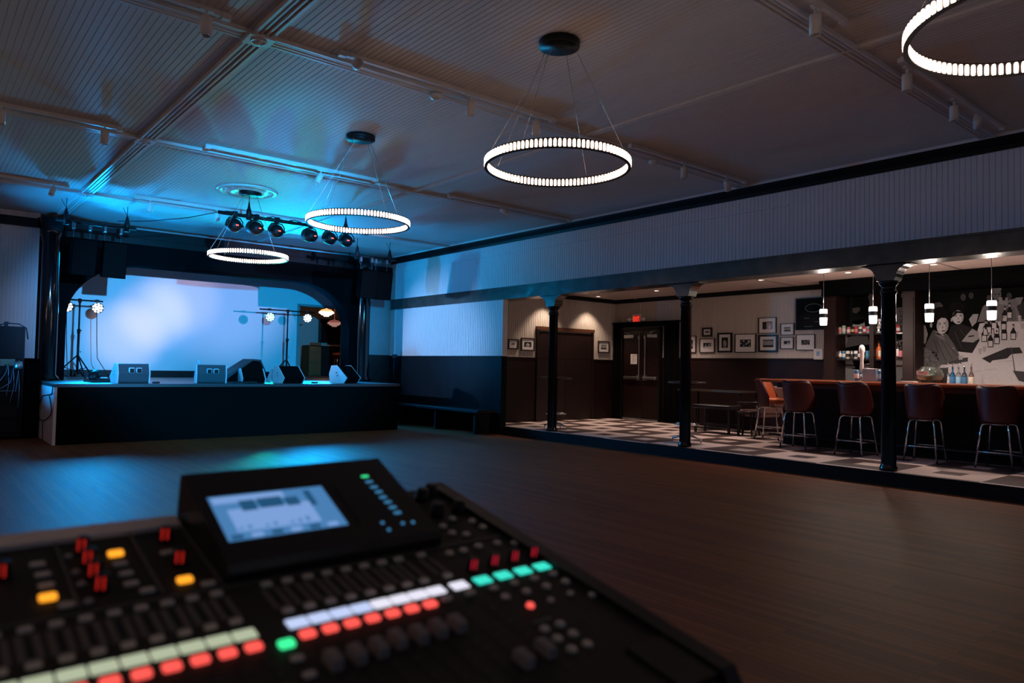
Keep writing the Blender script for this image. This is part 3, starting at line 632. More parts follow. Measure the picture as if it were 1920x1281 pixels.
for i, (px, a, b, lb) in enumerate([(97, TN, PK, 'tan and pink can, leftmost on the upper shelf'), (143, GN, WH, 'mint green can on the upper shelf'), (200, PK, WH, 'pink can on the upper shelf beside the mint green one'), (250, BK, GD, 'black and gold can on the upper shelf'), (293, RD, PK, 'crimson can near the middle of the upper shelf'), (342, WH, BK, 'white can with a black band on the upper shelf'), (393, RD, WH, 'bright red and white can on the upper shelf'), (438, LB, RD, 'pale blue can with a red band, last in the left bay of the upper shelf')]):
    can(1560+px/6.4, Z1, a, b, lb, h=.122 if i != 1 else .15)
for px, a, b, lb in [(99, SV, WH, 'silver and white can, leftmost on the lower shelf'), (143, BL, WH, 'dark blue can with a white label on the lower shelf'), (190, CR, BK, 'cream can with black marks on the lower shelf'), (238, SV, BK, 'silver can with a black band on the lower shelf'), (287, WH, BK, 'white and black can near the middle of the lower shelf'), (333, BK, WH, 'black can beside the beer tap handle on the lower shelf'), (425, BL, TL, 'blue and teal can, right of the beer tap on the lower shelf')]:
    can(1560+px/6.4, Z2, a, b, lb, h=.145)
for px, z, lb in [(520, Z1, 'plain white can, left of the pair beside the wide column'), (560, Z1, 'plain white can, right one of the lower pair beside the wide column'), (570, Z1+.1225, 'white can stacked on top of another beside the wide column')]: can(1560+px/6.4, z, WH, SV, lb)
for px, lb in [(768, 'red can showing just right of the wide column'), (797, 'taller-looking red can, second right of the wide column')]: can(1560+px/6.4, Z1, RD, WH, lb, h=.13)
can(1560+297/6.4, 1.192, BL, WH, 'blue can standing on the bar left of the beer tap', h=.168, X=10.95, grp='cans on the bar top'); can(1560+572/6.4, 1.192, BL, LB, 'blue can on the bar at the left edge of the wide column', h=.168, X=10.95, grp='cans on the bar top')
def bottle(px, z, h, r, cglass, clabel, label, X, grp, spout=False, cat='bottle'):
    y = onx(px, 620, X).y; t = thing('bottle', label, cat, (X, y, z), 0, grp)
    m = MB(); m.lathe([(r*.9, 0), (r, .01), (r, h*.55), (r*.75, h*.66), (r*.33, h*.74), (r*.30, h*.95), (r*.36, h*.96), (r*.36, h)], 18); m.build('glass_body', cglass, t)
    m = MB(); m.lathe([(r+.001, h*.14), (r+.0015, h*.15), (r+.0015, h*.48), (r+.001, h*.49)], 18); m.build('label', clabel, t)
    m = MB()
    if spout: m.lathe([(r*.34, h), (r*.34, h+.02), (.006, h+.025)], 12); m.tube([(0, 0, h+.02), (0, -.004, h+.05), (0, -.02, h+.065)], .005, 6); m.build('pour_spout', M_CHROME, t)
    else: m.lathe([(r*.42, h-.03), (r*.42, h+.004)], 12); m.build('cap', M_MBLACK, t)
GL = lambda n, c: mat('glass_'+n, c, .08, spec=.8, coat=.3)
bottle(1642, Z2, .30, .040, GL('orange', (.60, .13, .04)), bcol(*OR), 'orange bottle, whole one left of the wide column', XB+.08, 'bottles on the lower shelf')
bottle(1648, Z2, .30, .040, GL('orange', (.60, .13, .04)), bcol(*CR), 'orange bottle half hidden at the left edge of the wide column', XB+.12, 'bottles on the lower shelf')
bottle(1684, Z2, .34, .038, GL('dark', (.012, .010, .010)), bcol(*WH), 'dark bottle with a pale label right of the wide column', XB+.10, 'bottles on the lower shelf')
bottle(1690, Z2, .28, .038, GL('dark', (.012, .010, .010)), bcol(*PK), 'dark bottle with a pink label beside the walnut post', XB+.06, 'bottles on the lower shelf')
GC = lambda n, c: mat('clearglass_'+n, c, .04, trans=.95, ior=1.45)
for (px, n, c, lc, lb) in [(1776, 'clear', (.75, .8, .85), WH, 'clear spirit bottle next to the black tablet on the bar'), (1786, 'azure', (.05, .35, .75), BL, 'bright blue spirit bottle with a pour spout'), (1797, 'clear', (.75, .8, .85), LB, 'clear spirit bottle with a pale blue label and pour spout'), (1808, 'smoke', (.15, .22, .28), BL, 'smoky bottle with a dark blue label and pour spout'), (1821, 'rose', (.5, .35, .33), CR, 'brownish bottle with a cream label, last in the spirit bottle row')]:
    bottle(px, 1.142, .285, .038, GC(n, c), bcol(*lc), lb, XB-.08, 'spirit bottles on the back counter', True)
# stacked glasses on the upper shelf
for i in range(4):
    y = onx(1691, 620, XB+.05).y; m = MB(); m.lathe([(.024, 0), (.030, .10), (.027, .10), (.022, .006), (.001, .006)], 16)
    tag(m.build('shot_glass', GC('clear', (.75, .8, .85)), None, (XB+.05, y, Z1+i*.085)), ['bottom', 'second from bottom', 'third from bottom', 'topmost'][i]+' clear glass in the stack right of the wide column', 'glass', 'stacked glasses')
# ------------------------------------------------------------------ the bar
t = thing('bar_counter', 'long black-fronted bar with a glossy red wooden top', 'bar', (10.9, 6.2, ZP))
L_ = 6.2-Y0
m = MB(); m.box(0, .55, -L_, 0, 0, .975)
for i in range(12): m.box(-.012, 0, -.15-i*.88, -.93-i*.88, .2, .86)
m.box(-.02, 0, -L_, 0, 0, .12); m.box(0, .55, 0, .02, 0, .12); m.build('bar_front', mat('bar_front_black', (.003, .003, .003), .6, spec=.2), t)
prof = [(-.32, .985), (-.335, 1.0), (-.335, 1.02), (-.32, 1.035), (-.25, 1.035), (.62, 1.035), (.62, .985)]
m = MB(); m.prism(prof, -L_, .22, 'y'); m.build('bar_top', M_RWOOD, t)
m = MB(); m.box(-.05, .0, -L_, .10, .90, .985); m.build('bar_apron', M_DWOOD, t)
m = MB(); m.tube([(-.19, .15, .15), (-.19, -L_, .15)], .022, 12)
for i in range(9): m.tube([(-.19, -.2-i*1.2, .15), (-.0, -.2-i*1.2, .19)], .014, 8)
m.build('foot_rail', M_MBLACK, t)
# beer tap
y = onx(1619, 660, 11.1).y; t = thing('beer_tap', 'chrome beer tap with a white carved handle standing on the bar', 'beer tap', (11.1, y, ZP+1.035))
m = MB(); m.lathe([(.06, 0), (.06, .015), (.035, .03), (.032, .10), (.04, .12), (.03, .14), (.001, .145)], 20); m.build('tower', M_CHROME, t)
m = MB(); m.tube([(0, 0, .09), (-.06, 0, .10), (-.085, 0, .085), (-.09, 0, .04)], .011, 8); m.build('faucet', M_CHROME, t)
m = MB(); m.T = Matrix.Translation((-.05, 0, .12)); m.lathe([(.010, 0), (.016, .04), (.026, .10), (.022, .2), (.034, .24), (.030, .30), (.042, .33), (.04, .38), (.03, .41), (.01, .425)], 16); m.build('tap_handle', mat('ivory_resin', (.62, .58, .56), .4), t)
p = onx(1635, 713, 11.1); m = MB(); m.rbox(11.0, 11.25, p.y-.11, p.y+.10, ZP+1.036, ZP+1.036+.19, .01); tag(m.build('steel_drip_box', M_STEEL), 'pale steel box on the bar behind the beer tap', 'box')
p = onx(1704, 712, 10.8); m = MB(); m.rbox(10.74, 10.90, p.y-.09, p.y+.09, ZP+1.036, ZP+1.046, .003); m.rbox(10.75, 10.89, p.y-.08, p.y+.08, ZP+1.047, ZP+1.055, .003); tag(m.build('bar_mat_stack', M_PAPER), 'small stack of pale napkins on the bar right of the wide column', 'napkins')
# tips jar: fish bowl
y = onx(1743.5, 705, 11.22).y
t = thing('tips_bowl', 'round glass bowl with a paper TIPS sign standing on the bar', 'bowl', (11.22, y, ZP+1.036))
pr = [(.001, .004), (.09, .004), (.10, 0), (.13, .02), (.165, .07), (.172, .115), (.155, .17), (.12, .205), (.105, .215), (.112, .228)]
m = MB(); m.lathe(pr+[(.106, .226), (.099, .214), (.115, .201), (.15, .166), (.166, .114), (.158, .072), (.125, .026), (.001, .012)], 36); m.build('glass_bowl', GC('green', (.72, .85, .80)), t)
R = random.Random(3); m = MB()
for i in range(16):
    a = R.uniform(0, 2*pi); r = R.uniform(0, .09); z = .03+R.random()*.09
    m.T = Matrix.Translation((r*cos(a), r*sin(a), z)) @ Matrix.Rotation(R.uniform(0, 3), 4, 'Z') @ Matrix.Rotation(R.uniform(-.9, .9), 4, 'X'); m.box(-.05, .05, -.02, .02, 0, .002)
b_ = m.build('banknotes', mat('crumpled_banknote', (.12, .17, .13), .8), t); b_['kind'] = 'stuff'
m = MB(); m.T = Matrix.Rotation(rad(-8), 4, 'Y'); m.box(-.186, -.182, -.06, .10, .135, .19); sg = m.build('sign_card', M_PAPER, t)
text_obj('lettering', 'TIPS :)', .040, mat('black_ink', (.01, .01, .01), .7), sg, (-.2095, .02, .134+.003), (rad(90), 0, rad(-90)), .0008)
p = onx(1763, 700, 11.42); m = MB(); m.T = Matrix.Translation((11.42, p.y, ZP+1.036)) @ Matrix.Rotation(rad(12), 4, 'Y'); m.rbox(-.01, .01, -.085, .085, 0, .22, .004); m.box(0, .10, -.03, .03, 0, .01); tag(m.build('tablet_stand', M_MBLACK), 'black tablet standing on the bar behind the tips bowl', 'tablet')

# ------------------------------------------------------------------ bar stools
def stool(label, loc, rz):
    t = thing('bar_stool', label, 'bar stool', loc, rz, 'bucket-seat bar stools at the bar')
    # shell: local +X is the facing direction
    n, mm_ = 22, 12; vs = []; fs = []
    for j in range(mm_+1):
        v = j/mm_
        for i in range(n+1):
            a = rad(-104+208*i/n); w = abs(a)/rad(104)
            top = 1.01-.30*max(0, (w-.62)/.38)**1.5-.010*cos(a*4)
            z = .565+(top-.565)*v; r = .186+.022*v-.014*(1-v)**2
            x = -cos(a)*r*.95-.05*v*(1-w); y = sin(a)*r*1.03
            vs.append((x, y, z))
    for j in range(mm_):
        for i in range(n): q = j*(n+1)+i; fs.append((q, q+1, q+n+2, q+n+1))
    m = MB(); m.add(vs, fs, True); o = m.build('bucket_shell', [M_VINS, M_VINB], t, fix=False)
    md = o.modifiers.new('thick', 'SOLIDIFY'); md.thickness = .028; md.offset = -1; md.material_offset = 1; md.material_offset_rim = 1; md.use_rim = True
    m = MB(); e = [(x*1.03-.004, y*1.03, z+.004) for x, y, z in vs[-(n+1):]]; m.tube(e, .011, 8); m.build('welt_piping', M_VINB, t)
    m = MB(); P = []
    for z, k_ in ((.60, .92), (.615, 1), (.665, 1), (.69, .93), (.70, .6)): P.append([(.05+.215*k_*cos(a), .172*k_*sin(a), z) for a in [2*pi*i/28 for i in range(28)]])
    vs2 = sum(P, []); f2 = [tuple(reversed(range(28))), tuple(range(112, 140))]
    for j in range(4):
        for i in range(28): i2 = (i+1) % 28; f2.append((j*28+i, j*28+i2, j*28+28+i2, j*28+28+i))
    m.add(vs2, f2, True); m.build('seat_cushion', M_VINS, t)
    m = MB(); m.lathe([(.10, .535), (.10, .555), (.06, .56), (.06, .59), (.15, .598)], 24); m.build('swivel', M_CHROME, t)
    for sx, sy in ((1, 1), (1, -1), (-1, -1), (-1, 1)):
        m = MB(); m.tube([(.05*sx, .05*sy, .545), (.115*sx, .115*sy, .548), (.140*sx, .140*sy, .535), (.150*sx, .150*sy, .50), (.200*sx, .200*sy, .01)], .0115, 10); l = m.build('leg', M_CHROME, t)
        m = MB(); m.cyl(.014, 0, .02, 12, (.2005*sx, .2005*sy)); m.build('foot_cap', M_RUB, l)
    q = .181; c = .17
    m = MB()
    for a, b in (((q, q), (q, -q)), ((q, -q), (-q, -q)), ((-q, -q), (-q, q)), ((-q, q), (q, q))):
        e = .02; dx = (a[0]-b[0])/(2*q)*e; dy = (a[1]-b[1])/(2*q)*e
        m.tube([(a[0]+dx*0, a[1]+dy*0, .19+(.0 if a[0] != b[0] else .012)), (b[0], b[1], .19+(.0 if a[0] != b[0] else .012))], .0085, 8)
    m.build('footrest', M_CHROME, t)
    return t
for (x, y, rz, lb) in [(10.45, 5.70, 2, 'oxblood bucket bar stool, second from the far end of the bar'), (10.36, 4.80, -6, 'oxblood bucket bar stool left of the wide iron column'), (10.46, 3.93, 4, 'oxblood bucket bar stool right of the wide iron column'), (10.52, 3.09, -2, 'oxblood bucket bar stool, rightmost in view')]:
    if lb.startswith('oxblood bucket bar stool, second'): st0 = stool(lb, (x, y, ZP), rad(rz))
    else: dup(st0, lb, (x, y, ZP), rad(rz))
dup(st0, 'bar stool at the far end of the bar showing its orange inner seat', (11.47, 6.78, ZP), rad(-78))
dup(st0, 'oxblood bucket bar stool just beyond the right edge of the photograph', (10.5, 2.3, ZP), 0)

# ------------------------------------------------------------------ tables and chairs in the bar room
def pub_table(label, x, y, hz=.97, r=.30):
    t = thing('pub_table', label, 'table', (x, y, ZP), 0, 'round pub tables with chrome foot rings')
    m = MB(); m.lathe([(r-.02, hz-.03), (r, hz-.025), (r, hz-.005), (r-.01, hz)], 36); m.build('table_top', mat('dark_laminate', (.05, .035, .03), .3), t)
    m = MB(); m.cyl(.03, .08, hz-.03, 16); m.lathe([(.12, hz-.05), (.12, hz-.03)], 16); m.build('pedestal', M_MBLACK, t)
    m = MB(); m.tube([(.19*cos(a), .19*sin(a), .29) for a in [2*pi*i/28 for i in range(28)]], .013, 8, True)
    for i in range(4): a = pi/4+i*pi/2; m.tube([(0, 0, .29), (.19*cos(a), .19*sin(a), .29)], .008, 6)
    m.lathe([(.175, .30), (.175, .312), (.02, .312)], 24); m.build('foot_ring', M_CHROME, t)
    for i in range(4):
        a = pi/8+i*pi/2; m = MB(); m.tube([(0, 0, .11), (.1*cos(a), .1*sin(a), .10), (.23*cos(a), .23*sin(a), .055)], [.022, .02, .014], 8); m.tube([(.23*cos(a), .23*sin(a), .06), (.23*cos(a), .23*sin(a), 0)], .010, 8); m.build('base_leg', M_STEEL, t)
    return t
pt = pub_table('round pub table with a chrome foot ring behind the column nearest the stage', 9.48, 10.05)
dup(pt, 'round pub table with a chrome foot ring behind the middle column', (9.62, 7.15, ZP))
t = thing('long_table', 'dark long table with a pale steel edge below the framed photographs', 'table', (12.3, 8.4, ZP), rad(90))
m = MB(); m.box(-.72, .72, -.32, .32, .745, .77); m.build('table_top', mat('dark_laminate', (.05, .035, .03), .3), t); m = MB(); m.box(-.73, .73, .32, .33, .742, .773); m.build('edge_strip', mat('dull_brass_edge', (.12, .09, .06), .4, metal=.6), t)
for sx in (-1, 1):
    for sy in (-1, 1): m = MB(); m.tube([(.66*sx, .27*sy, .745), (.66*sx, .27*sy, 0)], .018, 8); m.build('leg', M_MBLACK, t)
t = thing('low_bench', 'low dark bench with a padded top and a cross rail', 'bench', (11.6, 7.95, ZP), rad(90))
m = MB(); m.rbox(-.42, .42, -.19, .19, .45, .52, .02); m.build('seat', mat('black_vinyl_pad', (.025, .018, .018), .25), t)
for sx in (-1, 1):
    for sy in (-1, 1): m = MB(); m.box(.36*sx-.018, .36*sx+.018, .15*sy-.018, .15*sy+.018, 0, .45); m.build('leg', M_DWOOD, t)
m = MB(); m.box(-.36, .36, -.15, -.13, .14, .17); m.box(-.36, .36, .13, .15, .14, .17); m.build('cross_rail', M_DWOOD, t)
t = thing('lounge_chair', 'brown upholstered lounge chair with wooden arms beside the end of the bar', 'chair', (12.18, 7.42, ZP), rad(168))
m = MB(); m.rbox(-.27, .27, -.26, .26, .32, .44, .03); m.build('seat', mat('brown_leather', (.16, .08, .07), .5), t)
m = MB(); m.T = Matrix.Translation((0, .24, .40)) @ Matrix.Rotation(rad(-14), 4, 'X'); m.rbox(-.27, .27, -.05, .06, 0, .50, .03); m.build('backrest', mat('brown_leather', (.16, .08, .07), .5), t)
for sx in (-1, 1):
    m = MB(); m.tube([(.30*sx, -.26, .56), (.30*sx, .24, .58)], .022, 8); m.tube([(.30*sx, -.22, .56), (.30*sx, -.22, 0)], .016, 8); m.tube([(.30*sx, .22, .57), (.30*sx, .28, 0)], .016, 8); m.build('arm', M_DWOOD, t)
t = thing('side_stool', 'low wooden stool with one front leg catching light, left of the lounge chair', 'stool', (11.55, 7.28, ZP), rad(15))
m = MB(); m.lathe([(.15, .40), (.18, .41), (.18, .435), (.16, .445)], 24); m.build('seat', M_DWOOD, t)
for i in range(4): a = pi/4+i*pi/2; m = MB(); m.tube([(.12*cos(a), .12*sin(a), .40), (.17*cos(a), .17*sin(a), 0)], .016, 8); m.build('leg', M_DWOOD, t)

# ------------------------------------------------------------------ pendants and downlights
pl_lab = ['opal glass pendant lamp in front of the wall screen', 'opal glass pendant lamp just left of the wide iron column', 'opal glass pendant lamp just right of the wide iron column', 'opal glass pendant lamp farthest right, in front of the bottles in the mural']
pp = None
for i, px in enumerate((1544, 1637, 1742.5, 1859.5)):
    y = onx(px, 590, 11.0).y
    if pp is None:
        t = thing('pendant_lamp', pl_lab[i], 'pendant lamp', (11.0, y, ZBC), 0, 'pendant lamps over the bar'); pp = t
        zb = onx(px, 610, 11.0).z-ZBC; zt = onx(px, 580, 11.0).z-ZBC
        H = zt-zb
        m = MB(); m.lathe([(.062, -.02), (.062, -.035), (.055, -.045), (.01, -.05)], 24); m.lathe([(.055, 0), (.055, -.02)], 24); m.build('ceiling_canopy', M_MBLACK, t)
        m = MB(); m.tube([(0, 0, -.05), (0, 0, zt+.01)], .0035, 6); m.build('cord', M_STEEL, t)
        m = MB(); r = .056
        m.lathe([(r*.82, zb), (r*.93, zb+.008), (r, zb+H*.47)], 28); m.build('lower_glass', M_PEND, t); m = MB(); m.lathe([(r*1.02, zb+H*.72), (r*1.02, zt-.012), (r*.9, zt), (.005, zt+.003)], 28, cap=False); m.build('upper_glass', M_PEND, t)
        m = MB(); m.lathe([(r*1.03, zb+H*.47), (r*1.03, zb+H*.72)], 28, cap=False); m.build('metal_band', mat('band_nickel', (.06, .06, .065), .3, metal=.6), t)
    else: t = dup(pp, pl_lab[i], (11.0, y, ZBC))
    point('pendant_glow', (11.0, y, ZBC+zb-.06), 17, (1, .84, .72), .05)
    point('pendant_uplight', (11.0, y, ZBC+zt+.10), 1.6, (1, .84, .72), .05)
dls = [(11.86, 11.25), (11.73, 9.5), (11.52, 7.01), (11.55, 5.48), (10.52, 11.25), (11.5, 4.2), (11.5, 2.9)]
dll = ['recessed downlight above the wide wooden door near the wall corner', 'recessed downlight above the exit doors side of the middle column', 'recessed downlight left of the first bar pendant', 'recessed downlight between the first pendant and the wide column', 'recessed downlight washing the wall left of the wide wooden door', 'recessed downlight behind the bar right of the wide column', 'recessed downlight behind the bar at the right edge']
for i, (x, y) in enumerate(dls):
    t = thing('recessed_downlight', dll[i], 'ceiling light', (x, y, ZBC), 0, 'recessed downlights in the bar ceiling')
    m = MB(); m.lathe([(.066, 0), (.064, -.006), (.050, -.008), (.048, 0)], 28); m.build('trim_ring', M_WHITE, t)
    m = MB(); m.lathe([(.048, -.002), (.001, -.002)], 24); m.build('lens', M_DL if i < 4 else mat('downlight_lens_dim', (.1, .1, .1), .4, emit=(1, .82, .66), es=5), t)
    if i in (0, 4): spot('downlight_beam', (x, y, ZBC-.02), (x, y+.06, 0), 75, (1, .74, .56), 95, .6, .03)
    else: spot('downlight_beam', (x, y, ZBC-.02), (x, y, 0), 125, (1, .74, .62), 105, .7, .03)
# ------------------------------------------------------------------ ring pendants in the hall
def ring_lamp(label, x, y, z=2.846, R_=.568, hb=.072):
    t = thing('ring_chandelier', label, 'chandelier', (x, y, ZC), 0, 'ring chandeliers in the hall')
    zz = z-ZC
    m = MB(); m.lathe([(.15, -.055), (.16, -.05), (.16, -.005), (.15, 0)], 40); m.lathe([(.001, -.056), (.15, -.055)], 40); m.build('ceiling_canopy', M_MBLACK, t)
    m = MB(); w = .024
    for a, b in ((0, .007), (hb-.007, hb)): m.lathe([(R_-w, zz+a), (R_-w, zz+b), (R_, zz+b), (R_, zz+a), (R_-w, zz+a)], 120, smooth=False, cap=False)
    m.lathe([(R_-.014, zz), (R_-.014, zz+hb), (R_-.010, zz+hb), (R_-.010, zz), (R_-.014, zz)], 120, smooth=False, cap=False)
    m.build('metal_ring', M_MBLACK, t)
    m = MB(); n = 104
    for i in range(n):
        a = 2*pi*i/n
        for r0 in (R_-.001, R_-w+.001):
            s_ = 1 if r0 > R_-.01 else -1; rr = r0
            hw = .0102
            P = []
            for (dz, k_) in ((.008, .55), (.014, .92), (.024, 1), (hb-.024, 1), (hb-.014, .92), (hb-.008, .55)):
                for da in (-hw*k_, hw*k_):
                    P.append(((rr-.006*s_)*cos(a)-da*sin(a), (rr-.006*s_)*sin(a)+da*cos(a), zz+dz)); P.append(((rr+.003*s_*k_)*cos(a)-da*.6*sin(a), (rr+.003*s_*k_)*sin(a)+da*.6*cos(a), zz+dz))
            fs = []
            for j in range(5): b = j*4; fs += [(b, b+4, b+5, b+1), (b+1, b+5, b+7, b+3), (b+3, b+7, b+6, b+2)]
            m.add(P, fs)
    m.build('lit_diffuser', M_RING, t, fix=False)
    for i in range(4):
        a = rad(20)+i*pi/2; m = MB(); m.tube([(.12*cos(a), .12*sin(a), -.05), ((R_-.015)*cos(a), (R_-.015)*sin(a), zz+hb)], .0022, 5); m.build('suspension_wire', M_STEEL, t)
    m = MB(); a = rad(160); m.tube([(.05*cos(a), .05*sin(a), -.05), ((R_-.015)*cos(a), (R_-.015)*sin(a), zz+hb)], .0022, 5); m.build('power_cord', M_WHITE, t)
    return t
HB = .092
r0 = ring_lamp('lit ring chandelier near the centre of the ceiling, largest whole ring', 3.84, 4.10)
dup(r0, 'lit ring chandelier hanging in front of the row of stage spotlights', (3.82, 7.30, ZC))
dup(r0, 'lit ring chandelier farthest away, in front of the stage arch header', (3.88, 10.85, ZC))
dup(r0, 'added unseen ring chandelier for fill, behind the camera on the right', (3.83, -2.4, ZC))  # out-of-view rings, added to give the hall its warm fill
dup(r0, 'added unseen ring chandelier for fill, above the left side of the hall', (-1.4, 4.3, ZC))
dup(r0, 'added unseen ring chandelier for fill, on the left, nearer the stage', (-1.4, 7.6, ZC))
dup(r0, 'added unseen ring chandelier for fill, on the far left near the stage', (-1.4, 10.9, ZC))
dup(r0, 'added unseen ring chandelier for fill, on the left beside the camera', (-1.4, 1.0, ZC))
dup(r0, 'lit ring chandelier cut off by the top right corner of the photograph', (3.83, .93, ZC))
for c in [o for o in bpy.data.objects if o.name.startswith('ring_chandelier')]:
    pass
# ceiling medallion round the far canopy
m = MB(); m.lathe([(.44, 0), (.43, -.02), (.38, -.03), (.36, -.015), (.30, -.015), (.27, -.04), (.22, -.035), (.17, -.01), (.001, -.012)], 48)
for i in range(12): a = 2*pi*i/12; m.ball((.32*cos(a), .32*sin(a), -.018), .03, 8, (1, 1, .5))
tag(m.build('ceiling_medallion', mat('satin_white_plaster', (.6, .6, .58), .25), None, (3.83, 10.85, ZC)), 'round moulded ceiling medallion lit teal above the far ring', 'medallion')
# ------------------------------------------------------------------ track lights
TZ = ZC-.045
def track(x0, x1, y, lb):
    m = MB(); m.box(x0, x1, y-.018, y+.018, TZ, TZ+.03); m.box(x0-.01, x0+.05, y-.024, y+.024, TZ-.012, TZ+.03); m.box(x1-.05, x1+.01, y-.024, y+.024, TZ-.012, TZ+.03); m.box(x0, x1, y-.006, y+.006, TZ+.03, ZC)
    tag(m.build('light_track', M_TRIM), lb, 'light track', 'white light tracks on the ceiling')
for a in [(-2.6, 1.73, 5.40, 'white light track top left, ending at the broad ceiling beam'), (2.62, 5.0, 5.40, 'white light track running behind the largest ring'), (6.2, 8.5, 5.42, 'white light track ending at the black crown, left one on the right side'), (-2.6, 1.73, 8.84, 'white light track at the left edge, middle of three'), (2.62, 4.87, 8.84, 'white light track above the second ring'), (6.1, 8.62, 8.86, 'faint white light track right of the second ring'), (-2.6, 1.74, 12.33, 'white light track at the left edge nearest the stage'), (2.64, 5.6, 12.35, 'white light track over the row of stage spotlights'), (2.4, 5.1, 2.45, 'white light track at the top edge of the photograph'), (6.05, 8.5, 2.45, 'white light track at the right near the cut-off ring')]: track(*a)
hp = None
def head(x, y, lb, tilt=0, az=0):
    global hp
    if hp is None:
        t = thing('track_spotlight', lb, 'track light', (x, y, TZ-.01), 0, 'white cylinder track spotlights'); hp = t
        m = MB(); m.box(-.05, .05, -.015, .015, -.002, .012); m.lathe([(.010, -.05), (.010, 0)], 10); m.build('mount', M_TRIM, t)
        m = MB(); m.lathe([(.036, -.045), (.040, -.05), (.040, -.185), (.034, -.185), (.031, -.15), (.001, -.15)], 22); m.m = 1; m.lathe([(.031, -.149), (.001, -.149)], 16); m.build('cylinder_head', [M_TRIM, M_SLOT], t)
    else: t = dup(hp, lb, (x, y, TZ-.01))
    if tilt:
        for c in t.children:
            if c.name.startswith('cylinder_head'):
                c.matrix_local = Matrix.Translation((0, 0, -.05)) @ Matrix.Rotation(az, 4, 'Z') @ Matrix.Rotation(tilt, 4, 'Y') @ Matrix.Translation((0, 0, .10 if abs(tilt) > 1 else .05))
    return t
for a in [(1.56, 5.35, 'white track spotlight at the top left beside the broad beam'), (2.75, 5.35, 'white track spotlight turned sideways right of the broad beam', rad(80), rad(70)), (3.93, 5.38, 'white track spotlight left of the largest ring'), (4.75, 5.39, 'white track spotlight just above the left of the largest ring'),
          (7.16, 5.40, 'white track spotlight right of the largest ring'), (8.05, 5.40, 'tilted white track spotlight nearest the black crown, left track', rad(-35), rad(20)), (4.72, 2.47, 'large white track spotlight at the top right'), (6.22, 2.47, 'white track spotlight left of the cut-off ring bottom'),
          (7.27, 2.48, 'white track spotlight below the cut-off ring'), (7.87, 2.48, 'tilted white track spotlight nearest the crown, right track', rad(70), rad(200)), (.64, 8.80, 'white track spotlight at the left edge'), (1.56, 8.80, 'white track spotlight left of the broad beam, middle track'),
          (4.06, 8.82, 'white track spotlight above the left of the second ring', rad(25), 0), (7.14, 8.84, 'faint tilted track spotlight right of the second ring', rad(60), rad(90)), (1.55, 12.25, 'tilted track spotlight above the left flown speakers', rad(35), rad(60)), (2.85, 12.32, 'track spotlight above the left speaker bar'), (3.87, 12.32, 'track spotlight beside the stage lighting pipe')]: head(*a)
for x, y, lb in ((3.70, 5.62, 'white smoke detector on the moulding left of the largest ring'), (6.85, 5.62, 'white smoke detector on the moulding right of the largest ring')):
    m = MB(); m.lathe([(.055, 0), (.06, -.02), (.045, -.045), (.02, -.055), (.001, -.056)], 24); tag(m.build('smoke_detector', M_TRIM, None, (x, y, ZC-.03)), lb, 'smoke detector')
# ------------------------------------------------------------------ stage lighting pipe with par cans
PY, PZ = 10.95, 3.50
t = thing('lighting_pipe', 'black lighting pipe with loose cable hung from the ceiling in front of the stage', 'lighting pipe', (3.45, PY, PZ))
m = MB(); m.tube([(0, 0, 0), (2.45, 0, 0)], .027, 12); m.build('pipe', M_MBLACK, t)
m = MB()
for i in range(3):
    m.tube([(.1+.05*i+q*.12, .03*sin(q*1.7+i)+.01, .03+.02*sin(q*2.3+i*2)-.015*i) for q in range(18)], .008, 5)
m.build('cable_run', M_RUB, t)
for x in (.45, 2.05):
    m = MB(); m.tube([(x, 0, 0), (x, 0, .1)], .035, 8); m.lathe([(.04, -.05), (.04, .06), (.02, .14), (.008, .22)], 12, (x, 0, 0)); m.tube([(x, 0, .2), (x, 0, ZC-PZ)], .005, 6); m.build('hanger', M_MBLACK, t)
m = MB(); m.tube([(0, 0, 0), (-.35, .25, -.10), (-.75, .8, -.13), (-1.0, 1.6, -.05)], .006, 6); m.build('power_cable', M_RUB, t)
pc = None
cans_px = [(440, 417, 'leftmost'), (480, 425, 'second'), (519, 430, 'third'), (583, 437, 'fourth'), (619, 443, 'fifth'), (650, 449, 'rightmost')]
for i, (px, py, lb) in enumerate(cans_px):
    p = ony(px, py, PY); lbl = lb+' black par can with red digits on the lighting pipe'+('' if i in (0, 5) else ', counting from the left')
    if pc is None:
        t = thing('par_can', lbl, 'stage light', (p.x, PY, PZ-.165), 0, 'par cans on the lighting pipe'); pc = t; z0 = PZ-p.z
        m = MB(); m.T = Matrix.Rotation(rad(-75), 4, 'X'); m.lathe([(.001, -.10), (.05, -.10), (.085, -.065), (.10, -.02), (.103, .02), (.103, .12), (.095, .12), (.09, .06), (.001, .06)], 24); m.build('can_body', M_MBLACK, t)
        m = MB(); m.tube([(-.115, 0, 0), (-.12, 0, .06), (-.08, 0, .115), (0, 0, .12), (.08, 0, .115), (.12, 0, .06), (.115, 0, 0)], .009, 6); m.ball((-.12, 0, 0), .02, 8); m.ball((.12, 0, 0), .02, 8); m.build('yoke', M_MBLACK, t)
        m = MB(); m.tube([(0, 0, .11), (0, 0, .20)], .014, 6); m.box(-.03, .03, -.04, .04, .13, .21); m.build('clamp', M_MBLACK, t)
        m = MB(); m.T = Matrix.Rotation(rad(15), 4, 'X'); m.box(.006, .022, -.108, -.1015, .012, .026); m.box(-.014, .002, -.108, -.1015, .012, .026); m.build('red_display', M_RED, t)
    else:
        t = dup(pc, lbl, (p.x, PY, PZ-.165)); t.rotation_euler.z = rad((0, 12, 0, 14, -6, -14)[i])
